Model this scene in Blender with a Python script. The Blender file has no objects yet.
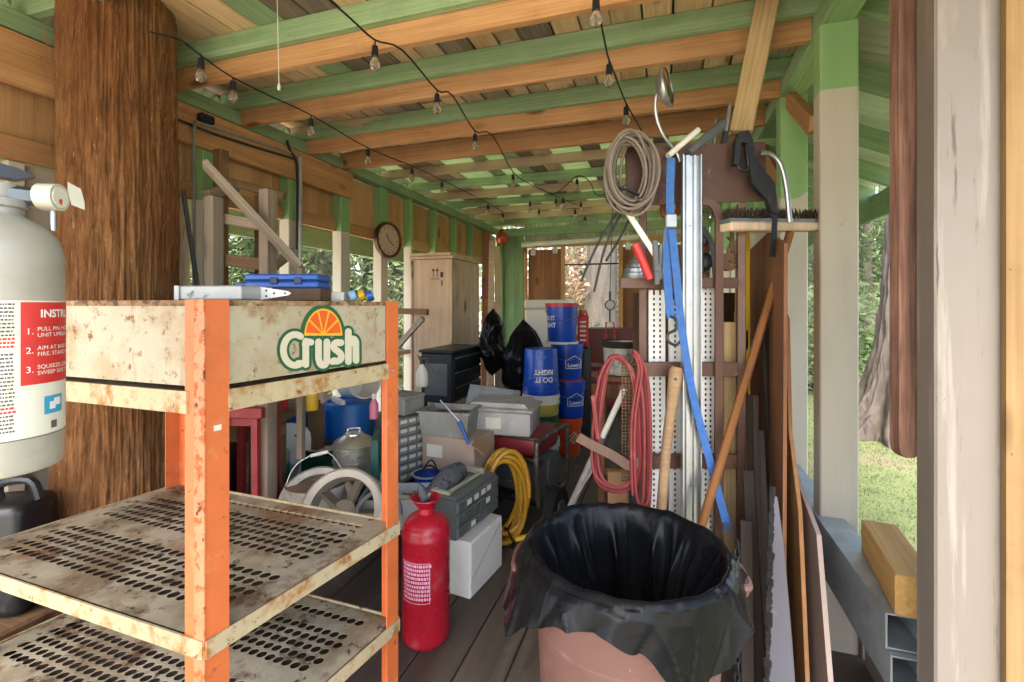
import bpy, bmesh, math, random
from mathutils import Vector, Matrix, noise as mnoise
R = math.radians
sc = bpy.context.scene
COL = sc.collection
rng = random.Random(7)

# ------------------------------------------------------------------ camera, sky, sun, exposure
FPX, CX, HY, CAMZ, YAW = 472.0, 512.0, 305.0, 1.40, R(18)
cam_d = bpy.data.cameras.new('camera'); cam = bpy.data.objects.new('camera', cam_d); COL.objects.link(cam)
cam_d.sensor_width = 36; cam_d.lens = 36 * FPX / 1024
cam_d.shift_y = -(341 - HY) / 1024
cam_d.clip_start = 0.02; cam_d.clip_end = 2000
cam.location = (0, 0, CAMZ); cam.rotation_euler = (R(90), 0, YAW)
sc.camera = cam

SUN_EL, SUN_AZ = R(52), R(184)          # veiled sun behind the photographer
wd = bpy.data.worlds.new('World'); sc.world = wd; wd.use_nodes = True
nt = wd.node_tree; bg = nt.nodes['Background']
sky = nt.nodes.new('ShaderNodeTexSky'); sky.sky_type = 'NISHITA'; sky.sun_disc = False
sky.sun_elevation = SUN_EL; sky.sun_rotation = SUN_AZ; sky.air_density = 1.0; sky.dust_density = 3.0; sky.ozone_density = 1.0
nt.links.new(sky.outputs[0], bg.inputs[0]); bg.inputs[1].default_value = 0.15
sd = bpy.data.lights.new('sun', 'SUN'); sd.energy = 1.5; sd.angle = R(40); sd.color = (1, .95, .87)
sun = bpy.data.objects.new('sun', sd); COL.objects.link(sun)
sun.location = (0, -6, 12)
sdir = Vector((math.sin(SUN_AZ) * math.cos(SUN_EL), math.cos(SUN_AZ) * math.cos(SUN_EL), math.sin(SUN_EL)))
sun.rotation_euler = sdir.to_track_quat('Z', 'Y').to_euler()
sc.view_settings.view_transform = 'Standard'; sc.view_settings.look = 'None'
sc.view_settings.exposure = 2.75; sc.view_settings.gamma = 1
sc.view_settings.use_curve_mapping = False
sc.render.engine = 'CYCLES'
sc.cycles.max_bounces = 10; sc.cycles.diffuse_bounces = 6; sc.cycles.glossy_bounces = 4
sc.cycles.transmission_bounces = 6; sc.cycles.transparent_max_bounces = 8
sc.cycles.use_denoising = True
sc.cycles.caustics_reflective = False; sc.cycles.caustics_refractive = False

# ------------------------------------------------------------------ helpers: coordinates
CS, SN = math.cos(YAW), math.sin(YAW)
def W(px, py, d):
    """point seen at pixel (px, py) at camera depth d (m)"""
    x = (px - CX) / FPX * d
    return Vector((x * CS - d * SN, x * SN + d * CS, CAMZ - (py - HY) / FPX * d))
def FL(px, d, z=0.0):
    p = W(px, HY, d); p.z = z; return p
def ZZ(py, d): return CAMZ - (py - HY) / FPX * d
def onX(px, X):
    r = (px - CX) / FPX
    Y = X * (-r * SN - CS) / (SN - r * CS)
    return Y
def face_cam(p): return math.atan2(-p.x, p.y)

def srgb(h):
    h = h.lstrip('#'); o = []
    for i in (0, 2, 4):
        v = int(h[i:i + 2], 16) / 255
        o.append(v / 12.92 if v <= .04045 else ((v + .055) / 1.055) ** 2.4)
    return tuple(o)

# ------------------------------------------------------------------ helpers: materials
def _mul(c, k): return tuple(min(1, max(0, x * k)) for x in c)
class MatB:
    def __init__(s, name):
        s.m = bpy.data.materials.new(name); s.m.use_nodes = True
        s.t = s.m.node_tree; s.b = s.t.nodes['Principled BSDF']; s.out = s.t.nodes['Material Output']
        tc = s.t.nodes.new('ShaderNodeTexCoord'); oi = s.t.nodes.new('ShaderNodeObjectInfo')
        ml = s.t.nodes.new('ShaderNodeMath'); ml.operation = 'MULTIPLY'; ml.inputs[1].default_value = 37.0
        s.t.links.new(oi.outputs['Random'], ml.inputs[0])
        ad = s.t.nodes.new('ShaderNodeVectorMath'); ad.operation = 'ADD'
        s.t.links.new(tc.outputs['Object'], ad.inputs[0]); s.t.links.new(ml.outputs[0], ad.inputs[1])
        s.co = ad.outputs[0]; s.raw = tc.outputs['Object']; s.rand = oi.outputs['Random']
    def l(s, a, b): s.t.links.new(a, b)
    def noise(s, scale, st=(1, 1, 1), detail=6, rough=.6, dist=0, raw=False):
        mp = s.t.nodes.new('ShaderNodeMapping'); mp.inputs['Scale'].default_value = st
        s.l(s.raw if raw else s.co, mp.inputs['Vector'])
        n = s.t.nodes.new('ShaderNodeTexNoise'); n.inputs['Scale'].default_value = scale
        n.inputs['Detail'].default_value = detail; n.inputs['Roughness'].default_value = rough
        n.inputs['Distortion'].default_value = dist
        s.l(mp.outputs[0], n.inputs['Vector']); return n.outputs['Fac']
    def rng(s, v, a, b, c=0., d=1.):
        n = s.t.nodes.new('ShaderNodeMapRange'); n.clamp = True
        for i, x in enumerate((a, b, c, d)): n.inputs[i + 1].default_value = x
        s.l(v, n.inputs[0]); return n.outputs[0]
    def math(s, op, a, b):
        n = s.t.nodes.new('ShaderNodeMath'); n.operation = op
        for i, x in enumerate((a, b)):
            if isinstance(x, (int, float)): n.inputs[i].default_value = x
            else: s.l(x, n.inputs[i])
        return n.outputs[0]
    def mix(s, f, a, b, mode='MIX'):
        n = s.t.nodes.new('ShaderNodeMixRGB'); n.blend_type = mode
        for i, x in enumerate((f, a, b)):
            if isinstance(x, (int, float)): n.inputs[i].default_value = x
            elif isinstance(x, tuple): n.inputs[i].default_value = (*x, 1)
            else: s.l(x, n.inputs[i])
        return n.outputs[0]
    def bump(s, h, strength, dist=.01):
        n = s.t.nodes.new('ShaderNodeBump'); n.inputs['Strength'].default_value = strength
        n.inputs['Distance'].default_value = dist
        s.l(h, n.inputs['Height']); s.l(n.outputs[0], s.b.inputs['Normal'])
    def val(s, k, v):
        if isinstance(v, (int, float)): s.b.inputs[k].default_value = v
        elif isinstance(v, tuple): s.b.inputs[k].default_value = (*v, 1)
        else: s.l(v, s.b.inputs[k])

def paint(name, col, rough=.5, metal=0., var=.12, scale=5, spots=(), bump=.08, bscale=60, rnd=0., spec=.5, st=(1, 1, 1)):
    """painted / plastic / metal surface with mottling; spots = (colour, scale, threshold, softness, stretch)"""
    if isinstance(col, str): col = srgb(col)
    m = MatB(name)
    n = m.rng(m.noise(scale, st), .3, .7)
    c = m.mix(n, _mul(col, 1 - var), _mul(col, 1 + var))
    rg = m.rng(m.noise(scale * 2.3), .3, .7, rough * .8, min(1, rough * 1.2))
    mt = metal
    for sp in spots:
        sc_, s_, th, so, sst = (list(sp) + [(1, 1, 1)])[:5]
        if isinstance(sc_, str): sc_ = srgb(sc_)
        f = m.rng(m.noise(s_, sst, 9, .65), th, th + so)
        c = m.mix(f, c, sc_)
        rg = m.math('MAXIMUM', rg, m.math('MULTIPLY', f, .85))
        if metal: mt = m.math('MINIMUM', mt, m.rng(f, 0, 1, metal, 0))
    if rnd:
        c = m.mix(1., c, m.mix(m.rand, (1 - rnd,) * 3, (1 + rnd,) * 3), 'MULTIPLY')
    m.val('Base Color', c); m.val('Roughness', rg); m.val('Metallic', mt)
    m.b.inputs['Specular IOR Level'].default_value = spec
    if bump: m.bump(m.noise(bscale, st, 4), bump, .004)
    return m.m

AX = {'X': (.06, 1, 1), 'Y': (1, .06, 1), 'Z': (1, 1, .06)}
def wood(name, c1, c2, axis='X', rough=.75, knots=.5, rnd=.25, scale=14, stain=None, bump=.25, knotc='#3a2414'):
    if isinstance(c1, str): c1 = srgb(c1)
    if isinstance(c2, str): c2 = srgb(c2)
    m = MatB(name); st = AX[axis]
    g = m.rng(m.noise(scale, st, 8, .65, .6), .28, .72)
    c = m.mix(g, c1, c2)
    fine = m.noise(scale * 6, tuple(x if x == 1 else x * .4 for x in st), 3, .7)
    c = m.mix(m.rng(fine, .35, .62, 0, .5), c, _mul(c1, .58))
    dirt = m.rng(m.noise(5, (1, 1, 1), 8, .7), .54, .72, 0, .35); c = m.mix(dirt, c, _mul(c1, .55))
    nail = m.rng(m.noise(60, (1, 1, 1), 1), .78, .8, 0, .6); c = m.mix(nail, c, (.02, .018, .015))
    big = m.rng(m.noise(2.2, (1, 1, 1), 3), .35, .65)
    c = m.mix(m.math('MULTIPLY', big, .28), c, _mul(c2, 1.12))
    if knots:
        mp = m.t.nodes.new('ShaderNodeMapping'); mp.inputs['Scale'].default_value = tuple(1 if x == 1 else .42 for x in st)
        m.l(m.co, mp.inputs['Vector'])
        v = m.t.nodes.new('ShaderNodeTexVoronoi'); v.inputs['Scale'].default_value = 4.5 ; m.l(mp.outputs[0], v.inputs['Vector'])
        k = m.rng(v.outputs['Distance'], .10, .17, knots, 0)
        c = m.mix(k, c, srgb(knotc))
    if stain:
        f = m.rng(m.noise(stain[1], tuple(x if x == 1 else .3 for x in st), 6), stain[2], stain[2] + stain[3])
        c = m.mix(f, c, srgb(stain[0]) if isinstance(stain[0], str) else stain[0])
    if rnd: c = m.mix(1., c, m.mix(m.rand, (1 - rnd, 1 - rnd, 1 - rnd * .9), (1 + rnd * .55,) * 3), 'MULTIPLY')
    m.val('Base Color', c); m.val('Roughness', rough); m.b.inputs['Specular IOR Level'].default_value = .3
    if bump: m.bump(m.noise(scale * 3, st, 6), bump, .004)
    return m.m

def glassy(name, col, rough=.15, alpha=.5):
    m = MatB(name); m.val('Base Color', col if isinstance(col, tuple) else srgb(col)); m.val('Roughness', rough)
    m.b.inputs['Transmission Weight'].default_value = alpha; m.b.inputs['IOR'].default_value = 1.2
    return m.m

def post_paint(name, top, low, z0, wob=.05):
    m = MatB(name)
    sp = m.t.nodes.new('ShaderNodeSeparateXYZ'); m.l(m.raw, sp.inputs[0])
    z = m.math('ADD', sp.outputs[2], m.math('MULTIPLY', m.noise(7, (1, 1, .3), 2), wob))
    f = m.rng(z, z0 + wob * .5, z0 + wob * .5 + .006)
    t, lo = srgb(top), srgb(low)
    n = m.rng(m.noise(9, (1, 1, .12), 6), .3, .7)
    c = m.mix(f, m.mix(n, _mul(lo, .9), _mul(lo, 1.05)), m.mix(n, _mul(t, .88), _mul(t, 1.08)))
    d = m.rng(m.noise(16, (1, 1, .6), 8, .7), .68, .74)
    c = m.mix(m.math('MULTIPLY', d, .5), c, srgb('#5a5348'))
    m.val('Base Color', c); m.val('Roughness', .55); m.bump(m.noise(40, (1, 1, .06), 5), .25, .004)
    return m.m

# ------------------------------------------------------------------ helpers: mesh building
class MB:
    def __init__(s): s.bm = bmesh.new()
    def _x(s, vs, M): bmesh.ops.transform(s.bm, matrix=M, verts=vs)
    def box(s, c, sz, rz=0., bev=0., rot=None, seg=1):
        r = bmesh.ops.create_cube(s.bm, size=1.0); vs = r['verts']
        s._x(vs, Matrix.Diagonal((*sz, 1)))
        if bev:
            es = list({e for v in vs for e in v.link_edges})
            b = bmesh.ops.bevel(s.bm, geom=es, offset=min(bev, min(sz) * .45), segments=seg, affect='EDGES', profile=.5)
            vs = list({v for f in b['faces'] for v in f.verts} | {v for v in vs if v.is_valid})
        M = Matrix.Translation(Vector(c)) @ (rot.to_matrix().to_4x4() if rot is not None else Matrix.Rotation(rz, 4, 'Z'))
        s._x(vs, M); return s
    def bar(s, p0, p1, w, h, bev=0., roll=0.):
        p0, p1 = Vector(p0), Vector(p1); d = p1 - p0; L = d.length
        q = d.to_track_quat('X', 'Z')
        if roll: q = q @ Matrix.Rotation(roll, 3, 'X').to_quaternion()
        return s.box((p0 + p1) / 2, (L, w, h), rot=q, bev=bev)
    def cyl(s, p0, p1, r0, r1=None, n=20, caps=True):
        r1 = r0 if r1 is None else r1
        p0, p1 = Vector(p0), Vector(p1); d = p1 - p0
        r = bmesh.ops.create_cone(s.bm, cap_ends=caps, segments=n, radius1=r0, radius2=r1, depth=d.length)
        s._x(r['verts'], Matrix.Translation((p0 + p1) / 2) @ d.to_track_quat('Z', 'Y').to_matrix().to_4x4()); return s
    def tube(s, pts, r, n=8, closed=False, smooth=0, caps=True):
        P = [Vector(p) for p in pts]
        if smooth:
            Q = []; N = len(P)
            rngN = N if closed else N - 1
            for i in range(rngN):
                a = P[(i - 1) % N] if closed or i > 0 else P[0]; b = P[i]; c = P[(i + 1) % N]
                d = P[(i + 2) % N] if closed or i + 2 < N else P[-1]
                for k in range(smooth):
                    t = k / smooth
                    Q.append(.5 * ((2 * b) + (c - a) * t + (2 * a - 5 * b + 4 * c - d) * t * t + (3 * b - a - 3 * c + d) * t ** 3))
            if isinstance(r, (list, tuple)) and not closed:
                r = [r[i] + (r[i + 1] - r[i]) * k / smooth for i in range(N - 1) for k in range(smooth)] + [r[-1]]
            if not closed: Q.append(P[-1])
            P = Q
        N = len(P); rings = []; up = None
        for i in range(N):
            if closed: t = P[(i + 1) % N] - P[i - 1]
            else: t = P[min(i + 1, N - 1)] - P[max(i - 1, 0)]
            if t.length < 1e-9: t = Vector((0, 0, 1))
            t.normalize()
            if up is None:
                up = Vector((0, 0, 1)) if abs(t.z) < .9 else Vector((1, 0, 0))
            u = up - t * up.dot(t)
            if u.length < 1e-6: u = t.orthogonal()
            u.normalize(); up = u; v = t.cross(u)
            rr = r[i] if isinstance(r, (list, tuple)) else r
            rings.append([s.bm.verts.new(P[i] + (u * math.cos(2 * math.pi * k / n) + v * math.sin(2 * math.pi * k / n)) * rr) for k in range(n)])
        for i in range(N if closed else N - 1):
            a, b = rings[i], rings[(i + 1) % N]
            for k in range(n):
                s.bm.faces.new((a[k], a[(k + 1) % n], b[(k + 1) % n], b[k]))
        if not closed and caps:
            s.bm.faces.new(rings[0][::-1]); s.bm.faces.new(rings[-1])
        return s
    def ribbon(s, pts, w, th, wdir, smooth=6):
        """flat strap along pts, width along wdir"""
        P = [Vector(p) for p in pts]; Q = []
        N = len(P)
        for i in range(N - 1):
            a = P[max(i - 1, 0)]; b = P[i]; c = P[i + 1]; d = P[min(i + 2, N - 1)]
            for k in range(smooth):
                t = k / smooth
                Q.append(.5 * ((2 * b) + (c - a) * t + (2 * a - 5 * b + 4 * c - d) * t * t + (3 * b - a - 3 * c + d) * t ** 3))
        Q.append(P[-1]); rings = []
        for i, p in enumerate(Q):
            t = (Q[min(i + 1, len(Q) - 1)] - Q[max(i - 1, 0)]).normalized()
            wd_ = Vector(wdir); wd_ = (wd_ - t * wd_.dot(t)).normalized(); nn = t.cross(wd_)
            rings.append([s.bm.verts.new(p + wd_ * a * w / 2 + nn * b * th / 2) for a, b in ((-1, -1), (1, -1), (1, 1), (-1, 1))])
        for a, b in zip(rings, rings[1:]):
            for k in range(4): s.bm.faces.new((a[k], a[(k + 1) % 4], b[(k + 1) % 4], b[k]))
        s.bm.faces.new(rings[0][::-1]); s.bm.faces.new(rings[-1]); return s
    def lathe(s, prof, c=(0, 0, 0), n=40, M=None, caps=True):
        rings = []; vs = []
        for r, z in prof:
            ring = [s.bm.verts.new((r * math.cos(2 * math.pi * k / n), r * math.sin(2 * math.pi * k / n), z)) for k in range(n)]
            rings.append(ring); vs += ring
        for a, b in zip(rings, rings[1:]):
            for k in range(n): s.bm.faces.new((a[k], a[(k + 1) % n], b[(k + 1) % n], b[k]))
        if caps:
            if prof[0][0] > 1e-4: s.bm.faces.new(rings[0][::-1])
            if prof[-1][0] > 1e-4: s.bm.faces.new(rings[-1])
        s._x(vs, Matrix.Translation(Vector(c)) @ (M.to_4x4() if M is not None else Matrix.Identity(4))); return s
    def prism(s, poly, th, M):
        """2D polygon (x, y) extruded th along +z of frame M"""
        a = [s.bm.verts.new((x, y, 0)) for x, y in poly]; b = [s.bm.verts.new((x, y, th)) for x, y in poly]
        n = len(poly)
        s.bm.faces.new(a[::-1]); s.bm.faces.new(b)
        for k in range(n): s.bm.faces.new((a[k], a[(k + 1) % n], b[(k + 1) % n], b[k]))
        s._x(a + b, M); return s
    def ball(s, c, r, sx=1, sy=1, sz=1, sub=2):
        q = bmesh.ops.create_icosphere(s.bm, subdivisions=sub, radius=r)
        s._x(q['verts'], Matrix.Translation(Vector(c)) @ Matrix.Diagonal((sx, sy, sz, 1))); return s
    def grid(s, fn, nu, nv, closed_u=False):
        g = [[s.bm.verts.new(fn(i / nu, j / nv)) for j in range(nv + 1)] for i in range(nu if closed_u else nu + 1)]
        for i in range(nu):
            for j in range(nv):
                a = g[i]; b = g[(i + 1) % len(g)]
                s.bm.faces.new((a[j], b[j], b[j + 1], a[j + 1]))
        return s
    def poly8(s, q, t):
        """slab: four bottom corners q, thickness vector t"""
        a = [s.bm.verts.new(Vector(p)) for p in q]; b = [s.bm.verts.new(Vector(p) + Vector(t)) for p in q]
        s.bm.faces.new(a[::-1]); s.bm.faces.new(b)
        for k in range(len(q)): s.bm.faces.new((a[k], a[(k + 1) % len(q)], b[(k + 1) % len(q)], b[k]))
        return s
    def add_mesh(s, me, M):
        n0 = len(s.bm.verts); s.bm.from_mesh(me); s.bm.verts.ensure_lookup_table()
        s._x([s.bm.verts[i] for i in range(n0, len(s.bm.verts))], M); return s
    def warp(s, fn):
        for v in s.bm.verts: v.co = fn(v.co)
        return s
    def obj(s, name, mat, parent=None, world=False, ang=35, origin=None, smooth=True, flat=False):
        bm = s.bm
        if not flat: bmesh.ops.recalc_face_normals(bm, faces=bm.faces)
        if parent is not None and world:
            Mi = parent['_w'] if False else ROOTM[parent.name].inverted()
            bmesh.ops.transform(bm, matrix=Mi, verts=bm.verts)
        loc = Vector((0, 0, 0))
        if bm.verts:
            xs = [v.co for v in bm.verts]
            if origin is not None: loc = Vector(origin)
            else:
                lo = [min(v[i] for v in xs) for i in range(3)]; hi = [max(v[i] for v in xs) for i in range(3)]
                loc = Vector(((lo[0] + hi[0]) / 2, (lo[1] + hi[1]) / 2, lo[2]))
            bmesh.ops.translate(bm, verts=bm.verts, vec=-loc)
        me = bpy.data.meshes.new(name); bm.to_mesh(me); bm.free()
        if smooth:
            me.polygons.foreach_set('use_smooth', [True] * len(me.polygons))
            me.set_sharp_from_angle(angle=R(ang))
        me.materials.append(mat)
        o = bpy.data.objects.new(name, me); COL.objects.link(o); o.location = loc
        if parent is not None: o.parent = parent
        return o

ROOTM = {}
def thing(name, label, cat, loc=(0, 0, 0), rz=0., group=None):
    o = bpy.data.objects.new(name, None); COL.objects.link(o); o.empty_display_size = .05
    o.location = Vector(loc); o.rotation_euler = (0, 0, rz)
    ROOTM[o.name] = Matrix.Translation(Vector(loc)) @ Matrix.Rotation(rz, 4, 'Z')
    return tag(o, label, cat, group)
def tag(o, label, cat, group=None):
    o['label'] = label; o['category'] = cat
    if group: o['group'] = group
    return o
def structure(o): o['kind'] = 'structure'; return o
def copy_tree(o, loc, rz=0., label=None, parent=None):
    c = o.copy(); COL.objects.link(c)
    if parent is None: c.location = Vector(loc); c.rotation_euler = (0, 0, rz)
    else: c.parent = parent
    if label: c['label'] = label
    for ch in [x for x in list(o.children)]: copy_tree(ch, None, parent=c)
    return c
def beam(name, p0, p1, w, h, mat, parent=None, bev=.003, roll=0., sag=0., warp=0.):
    """a board with its grain along local X; own loc/rotation"""
    p0, p1 = Vector(p0), Vector(p1); d = p1 - p0; L = d.length
    q = d.to_track_quat('X', 'Z')
    if roll: q = q @ Matrix.Rotation(roll, 3, 'X').to_quaternion()
    mb = MB().box((0, 0, 0), (L, w, h), bev=bev)
    o = mb.obj(name, mat, None, origin=(0, 0, 0))
    M = Matrix.LocRotScale((p0 + p1) / 2, q, None)
    if parent is not None:
        o.parent = parent; M = ROOTM[parent.name].inverted() @ M
    o.matrix_local = M if parent is not None else M
    o.location, o.rotation_euler = M.to_translation(), M.to_euler()
    return o

_tc = {}
def text_mesh(s, size, bold=0., align='LEFT', sx=1.0, space=1.0):
    cu = bpy.data.curves.new('lettering_curve', 'FONT'); cu.body = s; cu.size = size; cu.offset = bold; cu.align_x = align
    cu.space_character = space
    o = bpy.data.objects.new('lettering_curve', cu); COL.objects.link(o)
    dg = bpy.context.evaluated_depsgraph_get(); dg.update()
    me = bpy.data.meshes.new_from_object(o.evaluated_get(dg))
    bpy.data.objects.remove(o); bpy.data.curves.remove(cu)
    if sx != 1: me.transform(Matrix.Diagonal((sx, 1, 1, 1)))
    return me
def cyl_text(mb, s, size, r, z, a0, flip=False, bold=0., align='LEFT', sx=1.0, taper=0.):
    """lettering wrapped round a vertical cylinder; a = 0 faces local -Y, grows to the right as seen from there"""
    me = text_mesh(s, size, bold, align, sx)
    sg = -1 if flip else 1
    for v in me.vertices:
        x, y = v.co.x * sg, v.co.y * sg
        rr = r + taper * (z + y); a = a0 + x / rr
        v.co = (rr * math.sin(a), -rr * math.cos(a), z + y)
    mb.bm.from_mesh(me); bpy.data.meshes.remove(me)
    return mb
def cyl_patch(mb, r, a0, a1, z0, z1, th=.0006, n=16, taper=0.):
    def P(rr, a, z): return ((rr + taper * z) * math.sin(a), -(rr + taper * z) * math.cos(a), z)
    A = [[mb.bm.verts.new(P(r + q, a0 + (a1 - a0) * i / n, z)) for i in range(n + 1)] for q, z in ((0, z0), (th, z0), (th, z1), (0, z1))]
    for k in range(4):
        a, b = A[k], A[(k + 1) % 4]
        for i in range(n): mb.bm.faces.new((a[i], a[i + 1], b[i + 1], b[i]))
    return mb
# ------------------------------------------------------------------ materials
ORANGE = paint('orange_paint', '#cc6a38', .45, var=.1, scale=9, spots=[('#8a4a2c', 30, .63, .07), ('#dd9468', 7, .58, .16), ('#a9532c', 5, .58, .2)], bump=.12)
CHIPPED = paint('chipped_orange_edge', '#c98058', .55, var=.2, scale=20, spots=[('#b05528', 40, .5, .08), ('#5c2c1c', 30, .58, .06)], bump=.25)
RACKW = paint('rusty_cream_enamel', '#ada48d', .5, var=.07, scale=4, spots=[('#9a855f', 3, .46, .3), ('#a08560', 9, .48, .25), ('#84552a', 34, .57, .08), ('#7c4a22', 4.5, .6, .14), ('#8a5f38', 14, .6, .12, (1, 1, .12)), ('#4e3320', 60, .66, .05)], bump=.1)
RACKR = paint('rusty_shelf_lip', '#b5a380', .55, var=.12, scale=6, spots=[('#9a6a34', 18, .5, .14), ('#6e4220', 40, .6, .08), ('#8a5a2c', 4, .56, .2)], bump=.2)
SHELFM = paint('dirty_shelf_enamel', '#a3977f', .6, var=.15, scale=5, spots=[('#b8b09c', 7, .58, .1), ('#776349', 3.5, .47, .16), ('#5b4029', 8, .53, .12), ('#7d5130', 3, .56, .14), ('#33271d', 5, .63, .06), ('#3a2c20', 26, .58, .07)], bump=.2)
BARK = None
def make_bark():
    m = MatB('shaggy_red_bark'); st = (1, 1, .22)
    a = m.rng(m.noise(30, st, 10, .75, 1.2), .32, .68); b = m.rng(m.noise(85, (1, 1, .12), 6, .75, .8), .35, .65)
    c = m.mix(a, srgb('#55351f'), srgb('#996a42')); c = m.mix(m.math('MULTIPLY', b, .5), c, srgb('#b68a5e'))
    p = m.rng(m.noise(2.4, (1, 1, .6), 4), .45, .62); c = m.mix(m.math('MULTIPLY', p, .45), c, srgb('#6e3a20'))
    f = m.rng(m.noise(120, (1, 1, .1), 3, .6, .6), .66, .71); c = m.mix(f, c, srgb('#bf9a76')); dk = m.rng(m.noise(45, (1, 1, .12), 6, .7, 1.), .6, .68); c = m.mix(m.math('MULTIPLY', dk, .6), c, srgb('#2e1c10'))
    m.val('Base Color', c); m.val('Roughness', .9); m.b.inputs['Specular IOR Level'].default_value = .15
    m.bump(m.math('ADD', m.noise(30, st, 9, .75, .5), m.math('MULTIPLY', m.noise(90, (1, 1, .05), 4), .5)), 1.0, .02)
    return m.m
BARK = make_bark()
NEWX = wood('new_pine', '#a8764a', '#d2a473', 'X', knots=.75, rnd=.18, knotc='#5a2f16')
DECKX = wood('old_deck_wood', '#bd966c', '#e8cda4', 'X', knots=.6, rnd=.4)
DECKG = wood('weathered_grey_wood', '#75675a', '#a3927f', 'X', knots=.6, rnd=.3)
DECKT = wood('tan_primed_wood', '#b79f80', '#cdb89a', 'X', knots=.3, rnd=.2)
GREENX = wood('green_painted_wood', '#7d9c6d', '#a0b88f', 'X', knots=.2, rnd=.16, knotc='#4a6a40', stain=('#b3a384', 1.3, .56, .01))
GREENP = wood('green_paint_plain', '#7d9c6d', '#9fb78e', 'X', knots=.12, rnd=.14, knotc='#4a6a40')
GREENZ = wood('green_boards_upright', '#6d8b5d', '#8ca77b', 'Z', knots=.12, rnd=.14, knotc='#4a6a40')
PLYX = wood('plywood_sheet', '#ad8255', '#d4ad7c', 'X', knots=.6, rnd=.15, scale=7)
PLYZ = wood('plywood_upright', '#a97c4f', '#cfa676', 'Z', knots=.65, rnd=.16, scale=7)
PLYPALE = wood('pale_plywood', '#bfa084', '#d9c0a4', 'Z', knots=.75, rnd=.08, scale=6, stain=('#8a6a58', 3, .62, .12))
BROWNZ = wood('brown_old_plywood', '#6a4630', '#97694a', 'Z', knots=.5, rnd=.2, scale=7)
DARKWZ = wood('dark_brown_upright', '#3a261b', '#5e4230', 'Z', knots=.4, rnd=.1)
GREYX = wood('grey_weathered_plank', '#6e5f50', '#a3917d', 'X', knots=.5, rnd=.22)
GREYLX = wood('silvery_plank', '#74685b', '#a89a88', 'X', knots=.4, rnd=.15)
HANDLEX = wood('worn_tool_handle', '#6a3f20', '#9a683a', 'X', knots=.3, rnd=.08, scale=18)
HANDLEP = wood('pale_tool_handle', '#866a4e', '#b5946f', 'X', knots=.3, rnd=.08, scale=18)
STRIPEX = wood('grooved_red_board', '#4a2a1f', '#a87a64', 'X', knots=0, rnd=.05, scale=26)
YELLOWX = wood('yellow_lumber', '#a5895a', '#cdb488', 'X', knots=.3, rnd=.15)
TREATED = wood('treated_timber', '#b08349', '#d3a968', 'X', knots=.8, rnd=.1)
DARKX = wood('dark_stained_wood', '#17110d', '#352a22', 'X', knots=.3, rnd=.25)
DARKWX = wood('brown_bench_wood', '#5e4632', '#8b6c4e', 'X', knots=.5, rnd=.25)
BEIGE = paint('beige_siding', '#b9ad9a', .6, var=.08, scale=3, st=(1, 1, .15), spots=[('#8a7d6a', 9, .64, .1, (1, 1, .3))], bump=.12, bscale=50)
PINKB = paint('pinkish_painted_panel', '#94837a', .6, var=.08, scale=3, spots=[('#8b7568', 5, .6, .2)], bump=.1)
WHITEP = paint('offwhite_post_paint', '#7a7167', .55, var=.08, scale=3, st=(1, 1, .1), spots=[('#958c82', 16, .56, .1, (1, 1, .05)), ('#5d554c', 40, .63, .05, (1, 1, .06)), ('#4a433c', 13, .7, .03, (1, 1, .7)), ('#948b80', 6, .58, .15, (1, 1, .2)), ('#2a2622', 30, .72, .03)], bump=.2, bscale=55)
TIN = paint('corrugated_tin', '#b9bcb6', .4, .6, var=.1, scale=4, spots=[('#8b8474', 8, .6, .1)], bump=.05)
TINP = paint('painted_tin', '#c9cfc0', .5, 0, var=.08, scale=4, bump=.05)
GALV = paint('galvanised_steel', '#a6adb0', .45, .45, var=.22, scale=9, spots=[('#59605f', 5, .6, .15)], bump=.06)
ALU = paint('bare_aluminium', '#a5a8aa', .34, .85, var=.1, scale=8, st=(1, 1, .1), spots=[('#7d7d7b', 14, .66, .06)], bump=.05)
STEELP = paint('polished_pot_steel', '#cfc9bd', .3, .75, var=.1, scale=7, bump=.02)
BLACKP = paint('black_plastic', '#1b1c1f', .42, var=.25, scale=12, spots=[('#55534e', 9, .6, .2)], bump=.08)
BLACKM = paint('black_painted_metal', '#23272d', .42, .1, var=.25, scale=8, spots=[('#5a5750', 5, .56, .22), ('#6a665f', 24, .66, .06)], bump=.06)
CORD = paint('black_cable', '#141414', .5, var=.1, bump=0)
WHITE = paint('white_enamel', '#e4e3df', .35, var=.03, scale=4, spots=[('#b9b3a4', 9, .68, .1)], bump=.02)
WHITEPL = paint('white_plastic', '#dedad0', .4, var=.04, scale=6, spots=[('#b2aa98', 8, .64, .12)], bump=.03)
CREAMENAMEL = paint('grimy_white_enamel', '#a19c90', .34, var=.06, scale=5, spots=[('#77705f', 46, .68, .05), ('#bdb5a2', 6, .55, .2), ('#8b836f', 4, .56, .2)], bump=.02)
RED = paint('glossy_red_enamel', '#ad1a2c', .3, var=.1, scale=5, spots=[('#c4727a', 4, .58, .25), ('#7f1420', 12, .62, .08), ('#5a1a1c', 60, .68, .04)], bump=.03)
REDP = paint('red_plastic', '#c22a2a', .4, var=.08, bump=.03)
REDM = paint('dull_red_metal', '#8f2a31', .5, var=.15, scale=7, spots=[('#5a2a24', 14, .62, .1)], bump=.08)
REDBR = paint('red_brown_metal', '#6d3329', .55, var=.2, scale=5, spots=[('#47251e', 8, .6, .12)], bump=.08)
BLUE = paint('blue_plastic', '#1d4f9e', .35, var=.06, scale=4, spots=[('#5f83b8', 30, .74, .05)], bump=.03)
BLUEB = paint('bucket_blue', '#1446b0', .34, var=.05, scale=4, spots=[('#0c2c70', 22, .7, .06)], bump=.03)
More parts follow.
